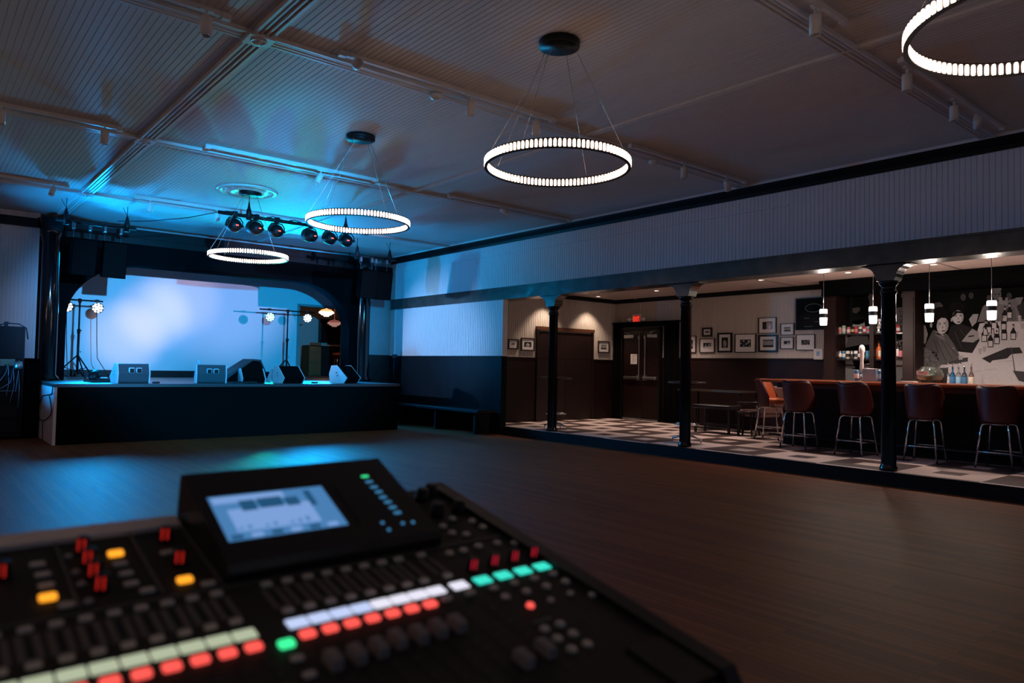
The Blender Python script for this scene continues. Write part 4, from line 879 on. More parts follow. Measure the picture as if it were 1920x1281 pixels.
# ------------------------------------------------------------------ flown speakers
for side, (xa, xb, py, sp) in enumerate([(1.74, 2.90, 13.42, [(152, 481), (210, 487)]), (6.80, 7.83, 13.28, [(686, 532), (714, 535)])]):
    nm = ('left', 'right')[side]
    t = thing('speaker_bar', 'black hanging bar carrying the two flown speakers %s of the stage' % nm, 'rigging bar', (xa, py, 3.50))
    m = MB(); m.tube([(0, 0, 0), (xb-xa, 0, 0)], .028, 12); m.build('pipe', M_MBLACK, t)
    for x in (.14, xb-xa-.14):
        m = MB(); m.lathe([(.045, -.06), (.045, .06), (.03, .13), (.012, .20)], 12, (x, 0, 0)); m.tube([(x, 0, .18), (x, 0, ZC-3.5)], .005, 6); m.tube([(x, 0, .20), (x-.07, .02, .34)], .004, 5); m.build('hanger', M_MBLACK, t)
    for j, (px, pyy) in enumerate(sp):
        c = ony(px, pyy, py); w, h, d = .36, .58, .34
        t = thing('flown_speaker', ('left' if j == 0 else 'right')+' black loudspeaker of the pair flown on the %s side of the stage' % nm, 'speaker', (c.x, py, c.z), rad((8, 4)[j] if side == 0 else (-6, -10)[j]), 'loudspeakers hung above the stage corners')
        tl = rad(10)
        m = MB(); m.T = Matrix.Rotation(tl, 4, 'X'); m.prism([(-w/2, -d/2), (w/2, -d/2), (w/2-.06, d/2), (-w/2+.06, d/2)], -h/2, h/2, 'z'); m.build('cabinet', mat('speaker_cabinet_black', (.002, .002, .002), .9, spec=0), t)
        m = MB(); m.T = Matrix.Rotation(tl, 4, 'X'); m.rbox(-w/2+.01, w/2-.01, -d/2-.012, -d/2, -h/2+.01, h/2-.01, .01); m.build('grille', M_GRILL, t)
        for sx in (-.12, .12):
            m = MB(); zt = 3.5-c.z
            m.box(sx-.018, sx+.018, -.03, .03, zt-.11, zt-.02); m.tube([(sx-.028, 0, zt-.11), (sx, 0, zt-.165), (sx+.028, 0, zt-.11)], .0045, 5); m.tube([(sx, 0, zt-.16), (sx, 0, h/2-.02)], .0045, 5); m.build('shackle', mat('dark_galvanised', (.10, .11, .12), .45, metal=.5), t)
# ------------------------------------------------------------------ stage lights on tripods
def tripod(label, x, y, xl, xr, zbar, heads):
    zf = ZS if y > 13 else 0; t = thing('light_stand', label, 'light stand', (x, y, zf)); zb = zbar-zf
    m = MB(); m.tube([(0, 0, .10), (0, 0, .95)], .022, 12); m.tube([(0, 0, .9), (0, 0, zb)], .016, 12); m.ball((.04, 0, .52), .012, 8); m.ball((.04, 0, .93), .012, 8); m.tube([(0, 0, .93), (.04, 0, .93)], .007, 6); m.lathe([(.03, .88), (.03, .96)], 12); m.build('pole', M_MBLACK, t)
    for i in range(3):
        a = rad(-80)+i*2*pi/3; e = (.42*cos(a), .42*sin(a), .015); m = MB(); m.tube([(0, 0, .46), e], .013, 8); m.tube([(0, 0, .13), (e[0]*.55, e[1]*.55, .22)], .008, 6); m.ball(e, .02, 8); m.build('leg', M_MBLACK, t)
    m = MB(); m.tube([(xl-x, 0, zb), (xr-x, 0, zb)], .016, 8); m.lathe([(.03, zb-.05), (.03, zb+.03)], 12)
    for hx, _, _2, _3 in heads: m.box(hx-x-.03, hx-x+.03, -.03, .03, zb-.02, zb+.03)
    m.build('cross_bar', M_MBLACK, t)
    return t
def led_par(label, x, y, z, aim, mats, core=None):
    d = (Vector(aim)-Vector((x, y, z))).normalized()
    t = thing('led_par_light', label, 'stage light', (x, y, z), 0, 'led par lights on the stands'); t.rotation_euler = d.to_track_quat('Z', 'Y').to_euler()
    m = MB(); m.lathe([(.001, -.09), (.07, -.085), (.10, -.03), (.105, .0), (.105, .03), (.098, .03), (.095, .005), (.001, .005)], 24); m.build('housing', M_MBLACK, t)
    m = MB(); m.lathe([(.018, .006), (.018, .012), (.001, .014)], 10)
    for n_, rr in ((5, .042), (9, .080)):
        for i in range(n_): a = 2*pi*i/n_; m.lathe([(.021, .006), (.021, .012), (.001, .014)], 10, (rr*cos(a), rr*sin(a), 0))
    m.build('led_lenses', mats, t)
    return t
SL, SR = 16.2, 16.6
def P_(px, py, Y): p = ony(px, py, Y); return p
a0, a1 = P_(125, 575, SL), P_(182, 578, SL); b0, b1 = P_(505, 595, SR), P_(575, 597, SR)
pl_ = P_(150, 563, SL); pr_ = P_(540, 583, SR)
tripod('black tripod light stand with crossbar on the left of the stage', pl_.x, SL, P_(120, 558, SL).x-.05, P_(193, 565, SL).x, pl_.z, [(a0.x, 0, 0, 0), (a1.x, 0, 0, 0)])
tripod('black tripod light stand with crossbar on the right of the stage', pr_.x, SR, P_(487, 580, SR).x, P_(589, 586, SR).x, pr_.z, [(b0.x, 0, 0, 0), (b1.x, 0, 0, 0)])
led_par('white led par light at the far left, half hidden by the stage arch', a0.x, SL-.05, a0.z, (4.5, 4, 2.2), M_LED_W)
led_par('white led par light on the left stage light stand', a1.x, SL-.05, a1.z, (2.6, 6, 1.5), M_LED_W)
led_par('bright teal led par light on the right stage light stand', b0.x, SR-.05, b0.z, (1.5, 3, 2.2), [M_LED_T2])
led_par('ice white led par light on the right stage light stand beside the doorway', b1.x, SR-.05, b1.z, (2, 2, 1.6), M_LED_B)
for i, (p, Y) in enumerate(((a0, SL), (a1, SL))):
    m = MB(); m.tube([(p.x, Y, p.z-.08), (p.x+.02, Y+.03, p.z-.6), (p.x+.04, Y+.02, ZS+.4), (p.x+.05+.2*i, Y-.1, ZS+.012), (p.x+.3, Y-.3, ZS+.012)], .007, 6)
    tag(m.build('light_cable', M_RUB), ['cable hanging from the half hidden par light down to the stage floor', 'cable hanging straight down from the left white par light'][i], 'cable')
tripod('black tripod light stand beside the camera position, out of frame', .95, -.35, .6, 1.4, 2.6, [(1.0, 0, 0, 0)])['label'] = 'black tripod light stand out of frame on the right of the mixing position'
led_par('led par light out of frame above the mixing position', 1.0, -.35, 2.45, (5, 18, 2.2), M_LED_B)
tripod('black tripod light stand out of frame on the left of the hall', -1.6, 12.6, -1.9, -1.3, 1.2, [(-1.5, 0, 0, 0)])['label'] = 'black tripod light stand out of frame on the left of the hall'  # stand and par added out of view to light the ceiling
led_par('added unseen led par light for the blue ceiling wash, left of the hall', -1.5, 12.6, .95, (4, 13.8, 3.86), M_LED_B)
tripod('black tripod light stand out of frame near the bar side', 7.6, -.35, 7.2, 8.0, 2.6, [(7.66, 0, 0, 0)])
led_par('led par light out of frame near the bar side of the hall', 7.66, -.35, 2.45, (5, 18, 2.2), M_LED_B)
# cable heap and small gear on the stage floor left
m = MB(); R = random.Random(5)
for k_ in range(6):
    m.tube([(2.45+.22*cos(q*.7+k_)*R.uniform(.7, 1.3)+.03*q, 13.6+.14*sin(q*.8+k_), ZS+.014+.010*(k_ % 3)+.03*max(0, sin(q*.5+k_))) for q in range(14)], .009, 5)
tag(m.build('cable_pile', M_RUB), 'tangled pile of cables on the stage floor at the foot of the left arch', 'cables')
for (px, lb, h) in [(194, 'small pale stage box left of the leftmost monitor wedge', .06), (206, 'flat grey power strip beside the leftmost monitor wedge', .035)]:
    p = ony(px, 712, 13.9); m = MB(); m.rbox(p.x-.09, p.x+.09, 13.82, 13.98, ZS+.001, ZS+h, .01); m.rbox(p.x-.07, p.x+.05, 13.84, 13.93, ZS+h, ZS+h+.02, .006); tag(m.build('stage_box', M_GREYMON if h < .05 else M_LITEND), lb, 'box')
p = ony(164, 705, 13.7); m = MB(); m.T = Matrix.Translation((p.x+.1, 13.7, ZS+.10)) @ Matrix.Rotation(rad(-60), 4, 'X') @ Matrix.Rotation(rad(30), 4, 'Y'); m.lathe([(.001, -.1), (.05, -.09), (.085, -.03), (.085, .08), (.075, .08), (.07, 0), (.001, -.01)], 20); tag(m.build('floor_par_can', M_MBLACK), 'small floor par can lying by the left light stand', 'stage light')
# ------------------------------------------------------------------ monitor wedges
def wedge(label, x, y, rz, w=.52, h=.32, d=.40, front=False, mats=(M_GREYMON, M_LITEND)):
    t = thing('monitor_wedge', label, 'monitor speaker', (x, y, ZS), rad(rz), 'monitor wedges along the stage front')
    P = [(0, 0), (d*.80, 0), (d, h*.30), (d*.38, h), (.02, h*.98), (-.03, h*.5)]
    m = MB(); m.prism([(a, b+.001) for a, b in P], -w/2+.02, w/2-.02, 'x'); m.build('cabinet', mats[0], t)
    for s_ in (-1, 1):
        m = MB(); m.prism([(a*1.02-.003, b*1.02+.001) for a, b in P], s_*(w/2-.02), s_*w/2, 'x'); e = m.build('end_panel', mats[1], t)
        m = MB(); m.box(s_*w/2, s_*(w/2+.003), d*.34, d*.40, h*.56, h*.62); m.box(s_*w/2, s_*(w/2+.003), d*.40, d*.46, h*.40, h*.46); m.build('socket', M_MBLACK, e)
    # sloped grille on the far side
    m = MB(); a, b = Vector((0, d*.99, h*.32)), Vector((0, d*.40, h*.985)); n_ = Vector((0, (b-a).z*-1*-1, (a-b).y)).normalized()
    n_ = Vector((0, h*.68, d*.6)).normalized(); u_ = (b-a)
    V = [a+u_*.04, a+u_*.96]; m.add([(-w/2+.03, V[0].y, V[0].z), (w/2-.03, V[0].y, V[0].z), (w/2-.03, V[1].y, V[1].z), (-w/2+.03, V[1].y, V[1].z)]+[(sx, v.y+n_.y*.012, v.z+n_.z*.012) for sx, v in ((-w/2+.03, V[0]), (w/2-.03, V[0]), (w/2-.03, V[1]), (-w/2+.03, V[1]))], [(3, 2, 1, 0), (4, 5, 6, 7), (0, 1, 5, 4), (1, 2, 6, 5), (2, 3, 7, 6), (3, 0, 4, 7)])
    m.build('grille', M_GRILL, t)
    if not front:
        for s_ in (-1, 1):
            m = MB(); cx = s_*.055
            m.T = Matrix.Translation((cx+.02, -.018, h*.66)) @ Matrix.Rotation(rad(8), 4, 'X'); m.rbox(-.045, .045, -.016, .02, -.045, .045, .012); hn = m.build('handle_cup', M_LITEND, t)
            m = MB(); m.T = Matrix.Translation((cx+.02, -.018, h*.66)) @ Matrix.Rotation(rad(8), 4, 'X'); m.rbox(-.033, .033, -.022, -.010, -.035, .032, .008); m.build('handle_recess', M_SLOT, hn)
    m = MB(); m.box(-w/2+.03, w/2-.03, -.005, d*.75, 0, .028); m.build('skid', M_SLOT, t)
    return t
def bx(px, Y=13.1): return ony(px, 717, Y).x
wedge('grey monitor wedge with two handle cups, leftmost on the stage front', bx(250), 13.1, 4, w=.50)
wedge('grey monitor wedge with two handle cups, second from the left', bx(396), 13.1, -12, w=.50)
wedge('black monitor wedge with a lit-toned pale end panel, right of the middle of the stage', bx(546), 13.45, 190, w=.46, d=.36, front=True, mats=(M_GRILL, M_LITEND))
wedge('black monitor wedge with a lit-toned pale end panel in front of the right pilaster', bx(650), 13.5, 206, w=.46, d=.40, h=.345, front=True, mats=(M_GRILL, M_LITEND))
wedge('black monitor wedge with a tiny lit pale end beside the raised speaker', bx(478), 13.35, 174, w=.42, d=.30, h=.26, front=True, mats=(M_GRILL, M_LITEND))
t = thing('tilted_speaker', 'large dark wedge speaker tipped up behind the middle monitors', 'speaker', (4.95, 13.65, ZS), rad(6))
m = MB(); m.prism([(-.62, .06), (-.58, 0), (.22, 0), (.24, .22), (.14, .43), (-.02, .44)], -.20, .20, 'y'); m.build('cabinet', M_GREYMON, t)
m = MB(); m.prism([(-.57, .02), (.19, .02), (.21, .22), (.12, .40), (-.02, .41)], -.212, -.20, 'y'); m.build('side_panel', M_GRILL, t)
m = MB(); m.T = Matrix.Translation((5.37, 13.75, ZS)) @ Matrix.Rotation(rad(20), 4, 'Y'); m.rbox(-.012, .012, -.1, .1, 0, .27, .006); tag(m.build('clipboard', M_LITEND), 'pale board leaning between the two middle monitor wedges', 'board')
for px, lb in ((292, 'black foot pedal right of the leftmost monitor wedge'), (589, 'small black pedal between the two right-hand monitor wedges')):
    p = ony(px, 716, 13.05); m = MB(); m.rbox(p.x-.05, p.x+.05, 12.98, 13.08, ZS+.001, ZS+.03, .008); tag(m.build('foot_pedal', M_MBLACK), lb, 'pedal')
m = MB()
for k_ in range(5): m.tube([(4.45+.07*q, 12.98+.05*sin(q*1.1+k_), ZS+.012+.02*max(0, sin(q+k_))) for q in range(7)], .008, 5)
tag(m.build('cable_coil', M_RUB), 'loose black cables on the stage edge between the middle wedges', 'cables')
p = ony(372, 681, 13.35); m = MB(); m.box(p.x-.03, p.x+.03, 13.32, 13.36, ZS+.001, ZS+.36); m.rbox(p.x-.035, p.x+.035, 13.31, 13.37, ZS+.34, ZS+.40, .008); tag(m.build('pedal_mount', M_LITEND), 'small pale box top showing behind the second monitor wedge', 'box')
# ------------------------------------------------------------------ rack and case left of the stage
RX0, RX1, RY = .55, 1.45, 13.95
t = thing('equipment_rack', 'tall black equipment rack with cables hanging down its front, left of the stage', 'rack', (1.0, RY, 0))
m = MB(); m.box(-.45, .46, .02, .60, .05, 1.80); m.build('rack_case', M_MBLACK, t)
for x in (-.44, .43):
    m = MB(); m.box(x, x+.03, -.01, .02, .06, 1.79); m.build('rack_rail', M_MBLACK, t)
zr = [.12, .36, .62, .84, 1.02, 1.17]
for i, z in enumerate(zr):
    m = MB(); m.rbox(-.40, .34 if i == 5 else .40, -.03, .1, z, z+(.11 if i == 5 else .15), .006)
    u = m.build('rack_unit', mat('amp_face_tan', (.20, .15, .10), .5) if i == 5 else M_MBLACK, t)
    m = MB(); 
    for q in range(3): m.T = Matrix.Translation((-.3+q*.2, -.03, z+.06)) @ Matrix.Rotation(rad(90), 4, 'X'); m.lathe([(.018, 0), (.015, .02), (.001, .02)], 12)
    m.build('knob', M_STEEL, u)
for i in range(6):
    x = .18+.035*i; z0 = 1.22-.02*i; m = MB(); m.tube([(x-.25, -.04, z0-.25-.02*i), (x-.12, -.09, z0-.34), (x, -.07, z0-.1-.05*i), (x+.03, -.05, z0-.02), (x+.05, -.06, z0-.3), (x+.02*(i % 3), -.06, .75-.05*i)], .006, 6); m.build('patch_cable', mat('pale_blue_cable', (.25, .33, .42), .5) if i % 2 else M_RUB, t)
m = MB(); m.lathe([(.05, 1.12), (.06, 1.16), (.05, 1.24), (.02, 1.26)], 16, (.38, -.06, 0)); m.ball((.41, -.11, 1.20), .012, 8); m.build('clip_lamp', M_STEEL, t)
m = MB(); m.tube([(.1, .1, 1.80), (.2, .05, 1.85), (.38, .05, 1.84), (.47, 0, 1.78), (.5, .02, 1.60)], .010, 6); m.box(.18, .23, .02, .08, 1.80, 1.87); m.build('top_cable', M_RUB, t)
m = MB(); m.rbox(1.48, 1.70, 14.15, 14.75, 0, 1.29, .01); m.m = 1; m.box(1.50, 1.68, 14.145, 14.15, .1, 1.2); tag(m.build('upright_case', [mat('speaker_cabinet_black', (.002, .002, .002), .9, spec=0), M_GRILL]), 'dark upright case between the equipment rack and the stage', 'case')
# cable loop on stage side
m = MB(); L_p = []
for px, py in [(99, 722), (98, 737), (95, 740), (80, 742), (72, 760), (69, 775), (74, 787), (84, 789), (94, 780), (97, 772), (95, 755), (92, 740)]: L_p.append(onx(px, py, 1.705))
m.tube([p_ for p_ in L_p], .008, 6); a_ = onx(80, 789, 1.705); b_ = onx(79, 826, 1.705); m.tube([a_, (a_+b_)/2, b_], .007, 6)
tag(m.build('cable_loop', M_RUB), 'black cable loop hanging on the pale side of the stage', 'cable')
# low bench along the right wall, cable by the wainscot
t = thing('wall_bench', 'long low black bench against the blue-lit wainscot right of the stage', 'bench', (XW-.03, 12.3, 0))
m = MB(); m.rbox(-.45, -.02, -1.25, 1.75, .40, .46, .015); m.build('seat', M_MBLACK, t)
for y in (-1.1, .25, 1.6): m = MB(); m.box(-.42, -.05, y-.03, y+.03, 0, .40); m.build('leg', M_MBLACK, t)
m = MB(); p = onx(741, 667, XW-.03); m.rbox(XW-.075, XW-.031, p.y-.07, p.y+.07, 1.46, 1.55, .01); m.tube([(XW-.05, p.y, 1.47), (XW-.05, p.y+.02, 1.2), (XW-.05, p.y-.02, ZS+.02)], .008, 6); tag(m.build('wall_plug_box', M_GREYMON), 'small box with a hanging cord on top of the wainscot right of the stage', 'wall box')
# ------------------------------------------------------------------ lounge behind the stage doorway
m = MB(); m.box(7.0, 12.5, YBK+.12, 23, ZS-.05, ZS-.01); struct(m.build('floor', mat('lounge_carpet', (.10, .08, .07), .9)))
m = MB(); m.box(7.0, 12.5, 23, 23.1, ZS, 3.9); struct(m.build('wall_lounge', M_BWALL)); m = MB(); m.box(7.0, 7.1, YBK+.12, 23, ZS, 3.9); m.box(12.5, 12.6, YBK+.12, 23, ZS, 3.9); struct(m.build('wall_lounge', M_BWALL)); m = MB(); m.box(7.0, 12.6, YBK+.12, 23.1, 3.75, 3.85); struct(m.build('ceiling', M_BWALL))
t = thing('lounge_bar', 'small brown wooden bar with a pale top edge seen through the stage doorway', 'bar', (10.2, 21.4, ZS))
a = ony(606, 647, 21.4); hb_ = a.z-ZS
m = MB(); m.box(-.15, 1.9, 0, .6, 0, hb_-.03); m.build('bar_front', M_DWOOD, t); m = MB(); m.box(-.22, 1.95, -.08, .65, hb_-.03, hb_+.01); m.build('bar_top', mat('rose_laminate', (.35, .2, .17), .4), t)
m = MB(); m.box(-.55, -.15, .05, .55, 0, hb_-.05); m.box(-.57, -.13, .03, .57, hb_-.05, hb_-.25 if 0 else hb_-.02)
for q in range(3): m.box(-.54, -.16, .03, .05, .05+q*.35, .33+q*.35)
m.build('end_cabinet', M_OAK, t)
a, b = ony(601, 600, 22.6), ony(650, 642, 22.6); m = MB(); m.box(a.x, b.x+.5, 22.55, 22.62, b.z, a.z); m.box(a.x-.03, b.x+.53, 22.56, 22.64, b.z-.03, a.z+.03); tag(m.build('dark_panel', mat('black_screen_glass', (.006, .006, .007), .15)), 'large black screen on the lounge wall behind the stage doorway', 'screen')
t = thing('red_stool', 'stool with a round red seat seen through the stage doorway', 'stool', (ony(635, 664, 20.8).x, 20.8, ZS))
m = MB(); hz = ony(635, 664, 20.8).z-ZS; m.lathe([(.15, hz-.06), (.18, hz-.04), (.18, hz), (.15, hz+.03), (.001, hz+.04)], 24); m.build('seat', mat('red_vinyl', (.45, .06, .05), .4), t)
for i in range(4): a_ = pi/4+i*pi/2; m = MB(); m.tube([(.1*cos(a_), .1*sin(a_), hz-.05), (.17*cos(a_), .17*sin(a_), 0)], .013, 8); m.build('leg', M_CHROME, t)
def chand(label, px, py, Y, w, ma, mb_):
    p = ony(px, py, Y); t = thing('tiered_chandelier', label, 'chandelier', (p.x, Y, p.z), 0, 'tiered glass chandeliers in the lounge')
    m = MB(); m.lathe([(w, .05), (w, .0), (w*.85, -.0), (w*.8, .08), (w*.3, .1), (.02, .12)], 28); m.tube([(0, 0, .1), (0, 0, 3.75-p.z)], .01, 6); m.build('crown', ma, t)
    m = MB()
    for z, k_, n_ in ((-.01, 1, 16), (-.07, .68, 11), (-.13, .32, 6)):
        for i in range(n_): a = 2*pi*i/n_; m.ball((w*k_*cos(a), w*k_*sin(a), z*.7), .035, 8)
    m.build('glass_globes', mb_, t)
chand('lit amber tiered chandelier seen at the top of the stage doorway', 612, 586, 20.2, .19, M_CHAND, M_CHANDW)
chand('dim rose tiered chandelier seen lower in the stage doorway', 627, 606, 21.8, .19, M_CHAND2, M_CHAND3)
p = ony(612, 586, 20.2); point('chandelier_glow', (p.x, 20.2, p.z-.3), 4, (1, .6, .35), .1)
t = thing('wing_rail', 'tall pale metal rail standing in the wing right of the doorway', 'rail', (ony(643, 652, 16.9).x, 16.9, ZS))
m = MB(); z = ony(643, 652, 16.9).z-ZS; m.tube([(0, 0, 0), (0, 0, z), (.12, 0, z), (.12, 0, 0)], .014, 8); m.build('frame', M_STEEL, t); m = MB(); m.tube([(-.0, 0, z*.55), (.12, 0, z*.55)], .010, 6); m.build('rung', M_STEEL, t)
# ------------------------------------------------------------------ mixing console (local x right, y towards the stage, z up from the sloped face)
cons = thing('mixing_console', 'dark grey digital mixing console with lit keys and a tilted blue display in the foreground', 'mixing console', (.340, .765, 1.019), rot=(.213, -.008, .005))
PT = .026
def cpart(m, name, mt, parent=None): return m.build(name, mt, parent or cons)
prof = [(-.295, -.055), (-.30, -.03), (-.295, -.012), (-.27, -.004), (.315, -.004), (.328, -.010), (.332, -.03), (.332, -.10), (-.25, -.10)]
m = MB(); m.prism(prof, -.50, .376, 'x'); cpart(m, 'body', M_CONS)
# rounded side cheeks
for x0, x1 in ((-.53, -.50), (.376, .402)):
    m = MB(); P2 = [(-.305, -.10), (-.318, -.06), (-.312, -.02), (-.29, 0.004), (.318, .004), (.334, -.008), (.338, -.03), (.338, -.10)]
    m.prism(P2, x0, x1, 'x')
    cpart(m, 'side_cheek', M_MBLACK)
m = MB(); m.box(-.49, -.045, .283, .316, -.004, .002); cpart(m, 'rear_strip', M_CONS2)
m = MB(); m.box(.285, .37, -.285, -.07, -.004, .0035) if 0 else m.box(.31, .375, -.29, -.205, -.004, .0005); cpart(m, 'palm_rest', M_MBLACK)
m = MB()
for x in (-.19, -.108, -.277, -.36, -.044): m.box(x-.0015, x+.0015, .115, .28, -.004, -.001)
m.box(-.49, .37, .104, .107, -.004, -.002); cpart(m, 'panel_ridges', mat('ridge_grey', (.10, .09, .08), .6))
# faders, keys
def key(x, y, w, h, mt, name, hgt=.004, r=.0015, parent=None):
    m = MB(); m.T = Matrix.Translation((x, y, -.004)); m.rbox(-w/2, w/2, -h/2, h/2, 0, hgt, r); return cpart(m, name, mt, parent)
def rkey(x, y, r, mt, name, hgt=.004):
    m = MB(); m.T = Matrix.Translation((x, y, -.004)); m.lathe([(r, 0), (r, hgt*.7), (r*.85, hgt), (.0001, hgt)], 16); return cpart(m, name, mt)
R = random.Random(11)
strips = [(k_*PT, 'R', k_) for k_ in range(8)]+[(.218, 'M', 8)]+[(-.058-k_*PT, 'L', k_) for k_ in range(16)]
fpos = {('R', 0): -.087, ('R', 1): -.088, ('R', 2): -.087, ('R', 3): -.081, ('R', 4): -.083, ('R', 5): -.082, ('R', 6): -.082, ('R', 7): -.171, ('M', 8): -.166}
for x, bank, k_ in strips:
    key(x, .092, .013, .009, M_KEY, 'select_key'); key(x, .027, .013, .008, M_KEY, 'solo_key')
    m = MB(); m.box(x-.0105, x+.0105, .037, .084, -.004, -.0033); cpart(m, 'strip_plate', mat('strip_plate_grey', (.13, .115, .10), .6))
    m = MB(); m.box(x-.0038, x+.0038, .040, .081, -.0033, -.0025); cpart(m, 'meter_window', M_SLOT)
    lm = {'L': M_LCDG, 'R': M_LCDB if k_ < 4 else M_LCDW, 'M': M_LCDW}[bank]
    m = MB(); m.rbox(x-.0118, x+.0118, -.0085, .0085, -.004, -.0015, .001); cpart(m, 'scribble_strip', lm)
    lit = (bank == 'R' and k_ < 7) or bank == 'L'
    key(x, -.0265 if lit else -.024, .0165 if lit else .013, .012 if lit else .009, M_KRED if lit else M_KEY, 'mute_key', .005)
    m = MB(); m.box(x-.0022, x+.0022, -.20, -.045, -.0045, -.0036); cpart(m, 'fader_slot', M_SLOT)
    fy = fpos.get((bank, k_), -.14+R.uniform(-.02, .02))
    m = MB(); m.prism([(fy-.013, -.003), (fy-.012, .008), (fy-.004, .0105), (fy, .0085), (fy+.004, .0105), (fy+.012, .008), (fy+.013, -.003)], x-.0058, x+.0058, 'x'); f_ = cpart(m, 'fader_cap', M_CAP)
m = MB()
for x, bank, k_ in strips:
    for q in range(9):
        w = .006 if q % 2 == 0 else .004; m.box(x+.005, x+.005+w, -.197+q*.017, -.1962+q*.017, -.004, -.0037)
cpart(m, 'fader_scale_marks', mat('grey_print', (.10, .095, .09), .7))['kind'] = 'stuff'
key(-.027, -.035, .016, .012, M_KGRN, 'green_lit_key', .005)
for y in (-.063, -.093, -.123, -.153): key(-.027, y, .013, .009, M_KEY, 'layer_key')
for x, y in ((-.134, .230), (-.214, .149), (-.080, .136)): key(x, y, .0165, .011, M_KORG, 'amber_lit_key', .005)
for x, y in ((-.214, .231), (-.212, .204), (-.212, .177), (-.135, .201), (-.134, .175), (-.134, .149), (-.122, .127), (-.2, .126), (-.080, .213), (-.059, .118), (-.06, .285)): key(x, y, .015, .009, M_KEY, 'channel_key')
def knob(x, y, mt, r=.0085, h=.019, lit=None):
    m = MB(); m.T = Matrix.Translation((x, y, -.004)); m.lathe([(r*1.05, 0), (r, .003), (r*.92, h), (r*.75, h+.001), (.0001, h+.001)], 20)
    k_ = cpart(m, 'knob', M_MBLACK)
    if lit:
        m = MB(); m.T = Matrix.Translation((x, y, -.004))
        for a in (-.75, 0.0): m.T = Matrix.Translation((x, y, -.004)) @ Matrix.Rotation(a-pi/2, 4, 'Z'); m.box(r*.9, r*1.04, -.0010, .0010, h*.3, h+.0012)
        m.build('encoder_light', lit, k_)
for x, y in ((-.166, .250), (-.165, .216), (-.165, .182), (-.164, .147), (-.073, .250), (-.074, .180), (-.248, .212)): knob(x, y, None, lit=M_KRED2)
for x, y in ((-.182, .241), (-.181, .197), (-.180, .167), (-.180, .126)): rkey(x, y, .0045, mat('pale_key', (.33, .31, .30), .5), 'small_round_key')
for i in range(4):
    x = .256+.0353*i
    m = MB(); m.rbox(x-.0118, x+.0118, -.0085, .0085, -.004, -.0015, .001); cpart(m, 'scribble_strip', M_LCDT)
    knob(.260+.0363*i, .030, None, r=.0075, h=.017, lit=M_KMAG); rkey(x, -.024, .006, M_KEY, 'assign_key'); rkey(x, -.049, .006, M_KEY, 'assign_key')
rkey(.272, -.079, .0052, M_KRED, 'red_lit_key'); rkey(.306, -.080, .0045, M_KEY, 'assign_key'); rkey(.344, -.077, .0045, M_KEY, 'assign_key'); rkey(.370, -.092, .005, M_KEY, 'assign_key')
for x in (.251, .2765):
    for y in (-.1295, -.152, -.176): rkey(x, y, .0062, M_KEY, 'mute_group_key')
key(.263, -.112, .03, .004, mat('grey_print2', (.13, .12, .11), .7), 'group_label', .0015, .0005)
for x, y in ((.361, .167), (.363, .142), (.303, .165), (.303, .14), (.321, .128), (.314, .087), (.348, .086), (.259, .083), (.284, .083), (.374, .076), (.335, .185)): rkey(x, y, .006, M_KEY, 'monitor_key')
for x, y in ((.330, .270), (.320, .207), (.362, .207), (.357, .285)): knob(x, y, None, r=.011, h=.020)
# tilted display pod
v0, v1, h0, h1 = .112, .322, .018, .062
m = MB(); m.prism([(v0, -.006), (v0-.004, .010), (v0+.004, h0), (v1-.012, h1), (v1, h1-.006), (v1, -.006)], -.040, .262, 'x'); 
pod = cpart(m, 'display_pod', mat('pod_black_gloss', (.012, .012, .012), .3))
TA = math.atan2(h1-h0, v1-v0-.016)
def podobj(m, name, mt, parent=pod):
    o = m.build(name, mt, parent); o.location = (0, v0+.004, h0); o.rotation_euler = (TA, 0, 0); return o
CO = Matrix.Translation((.340, .765, 1.019)) @ (Matrix.Rotation(.005, 4, 'Z') @ Matrix.Rotation(-.008, 4, 'Y') @ Matrix.Rotation(.213, 4, 'X'))
POD = CO @ Matrix.Translation((0, v0+.004, h0)) @ Matrix.Rotation(TA, 4, 'X'); PODI = POD.inverted()
def podpt(px, py):
    o = PODI @ CAM; d = PODI.to_3x3() @ ray(px, py); t_ = -o.z/d.z; q = o+d*t_; return (q.x, q.y)
c0, c1, c2, c3 = podpt(385, 935), podpt(603, 912), podpt(652, 985), podpt(432, 1015)
sx0 = (c0[0]+c3[0])/2; sx1 = (c1[0]+c2[0])/2; sy1 = (c0[1]+c1[1])/2; sy0 = (c2[1]+c3[1])/2
m = MB(); m.box(sx0, sx1, sy0, sy1, -.001, .0008); dsp = podobj(m, 'display', M_DISP)
Wd, Hd = sx1-sx0, sy1-sy0
def dr(a, b, c, d, mt, nm, l):
    m = MB(); m.box(sx0+Wd*a, sx0+Wd*b, sy0+Hd*c, sy0+Hd*d, .0008, .0008+.0003*l); m.build(nm, mt, dsp)
dr(.10, .80, .16, .66, M_DISPL, 'display_window', 1); dr(.02, .62, .82, .97, M_DISPL, 'display_header', 1)
dr(.22, .35, .60, .84, M_DISPD, 'display_tile', 2); dr(.37, .58, .62, .85, M_DISPD, 'display_tile', 2); dr(.60, .72, .60, .80, M_DISPD, 'display_tile', 2); dr(.80, .86, .55, .92, M_DISPD, 'display_tile', 2)
for i in range(6): dr(.03+i*.16, .12+i*.16, .02, .10, M_DISPL if i % 2 else M_DISPD, 'display_softkey', 2)
for i in range(9):
    if i in (2, 5): continue
    dr(.12+i*.07, .15+i*.07, .2, .24+.03*(i % 3), M_DISP, 'display_meter_bar', 3)
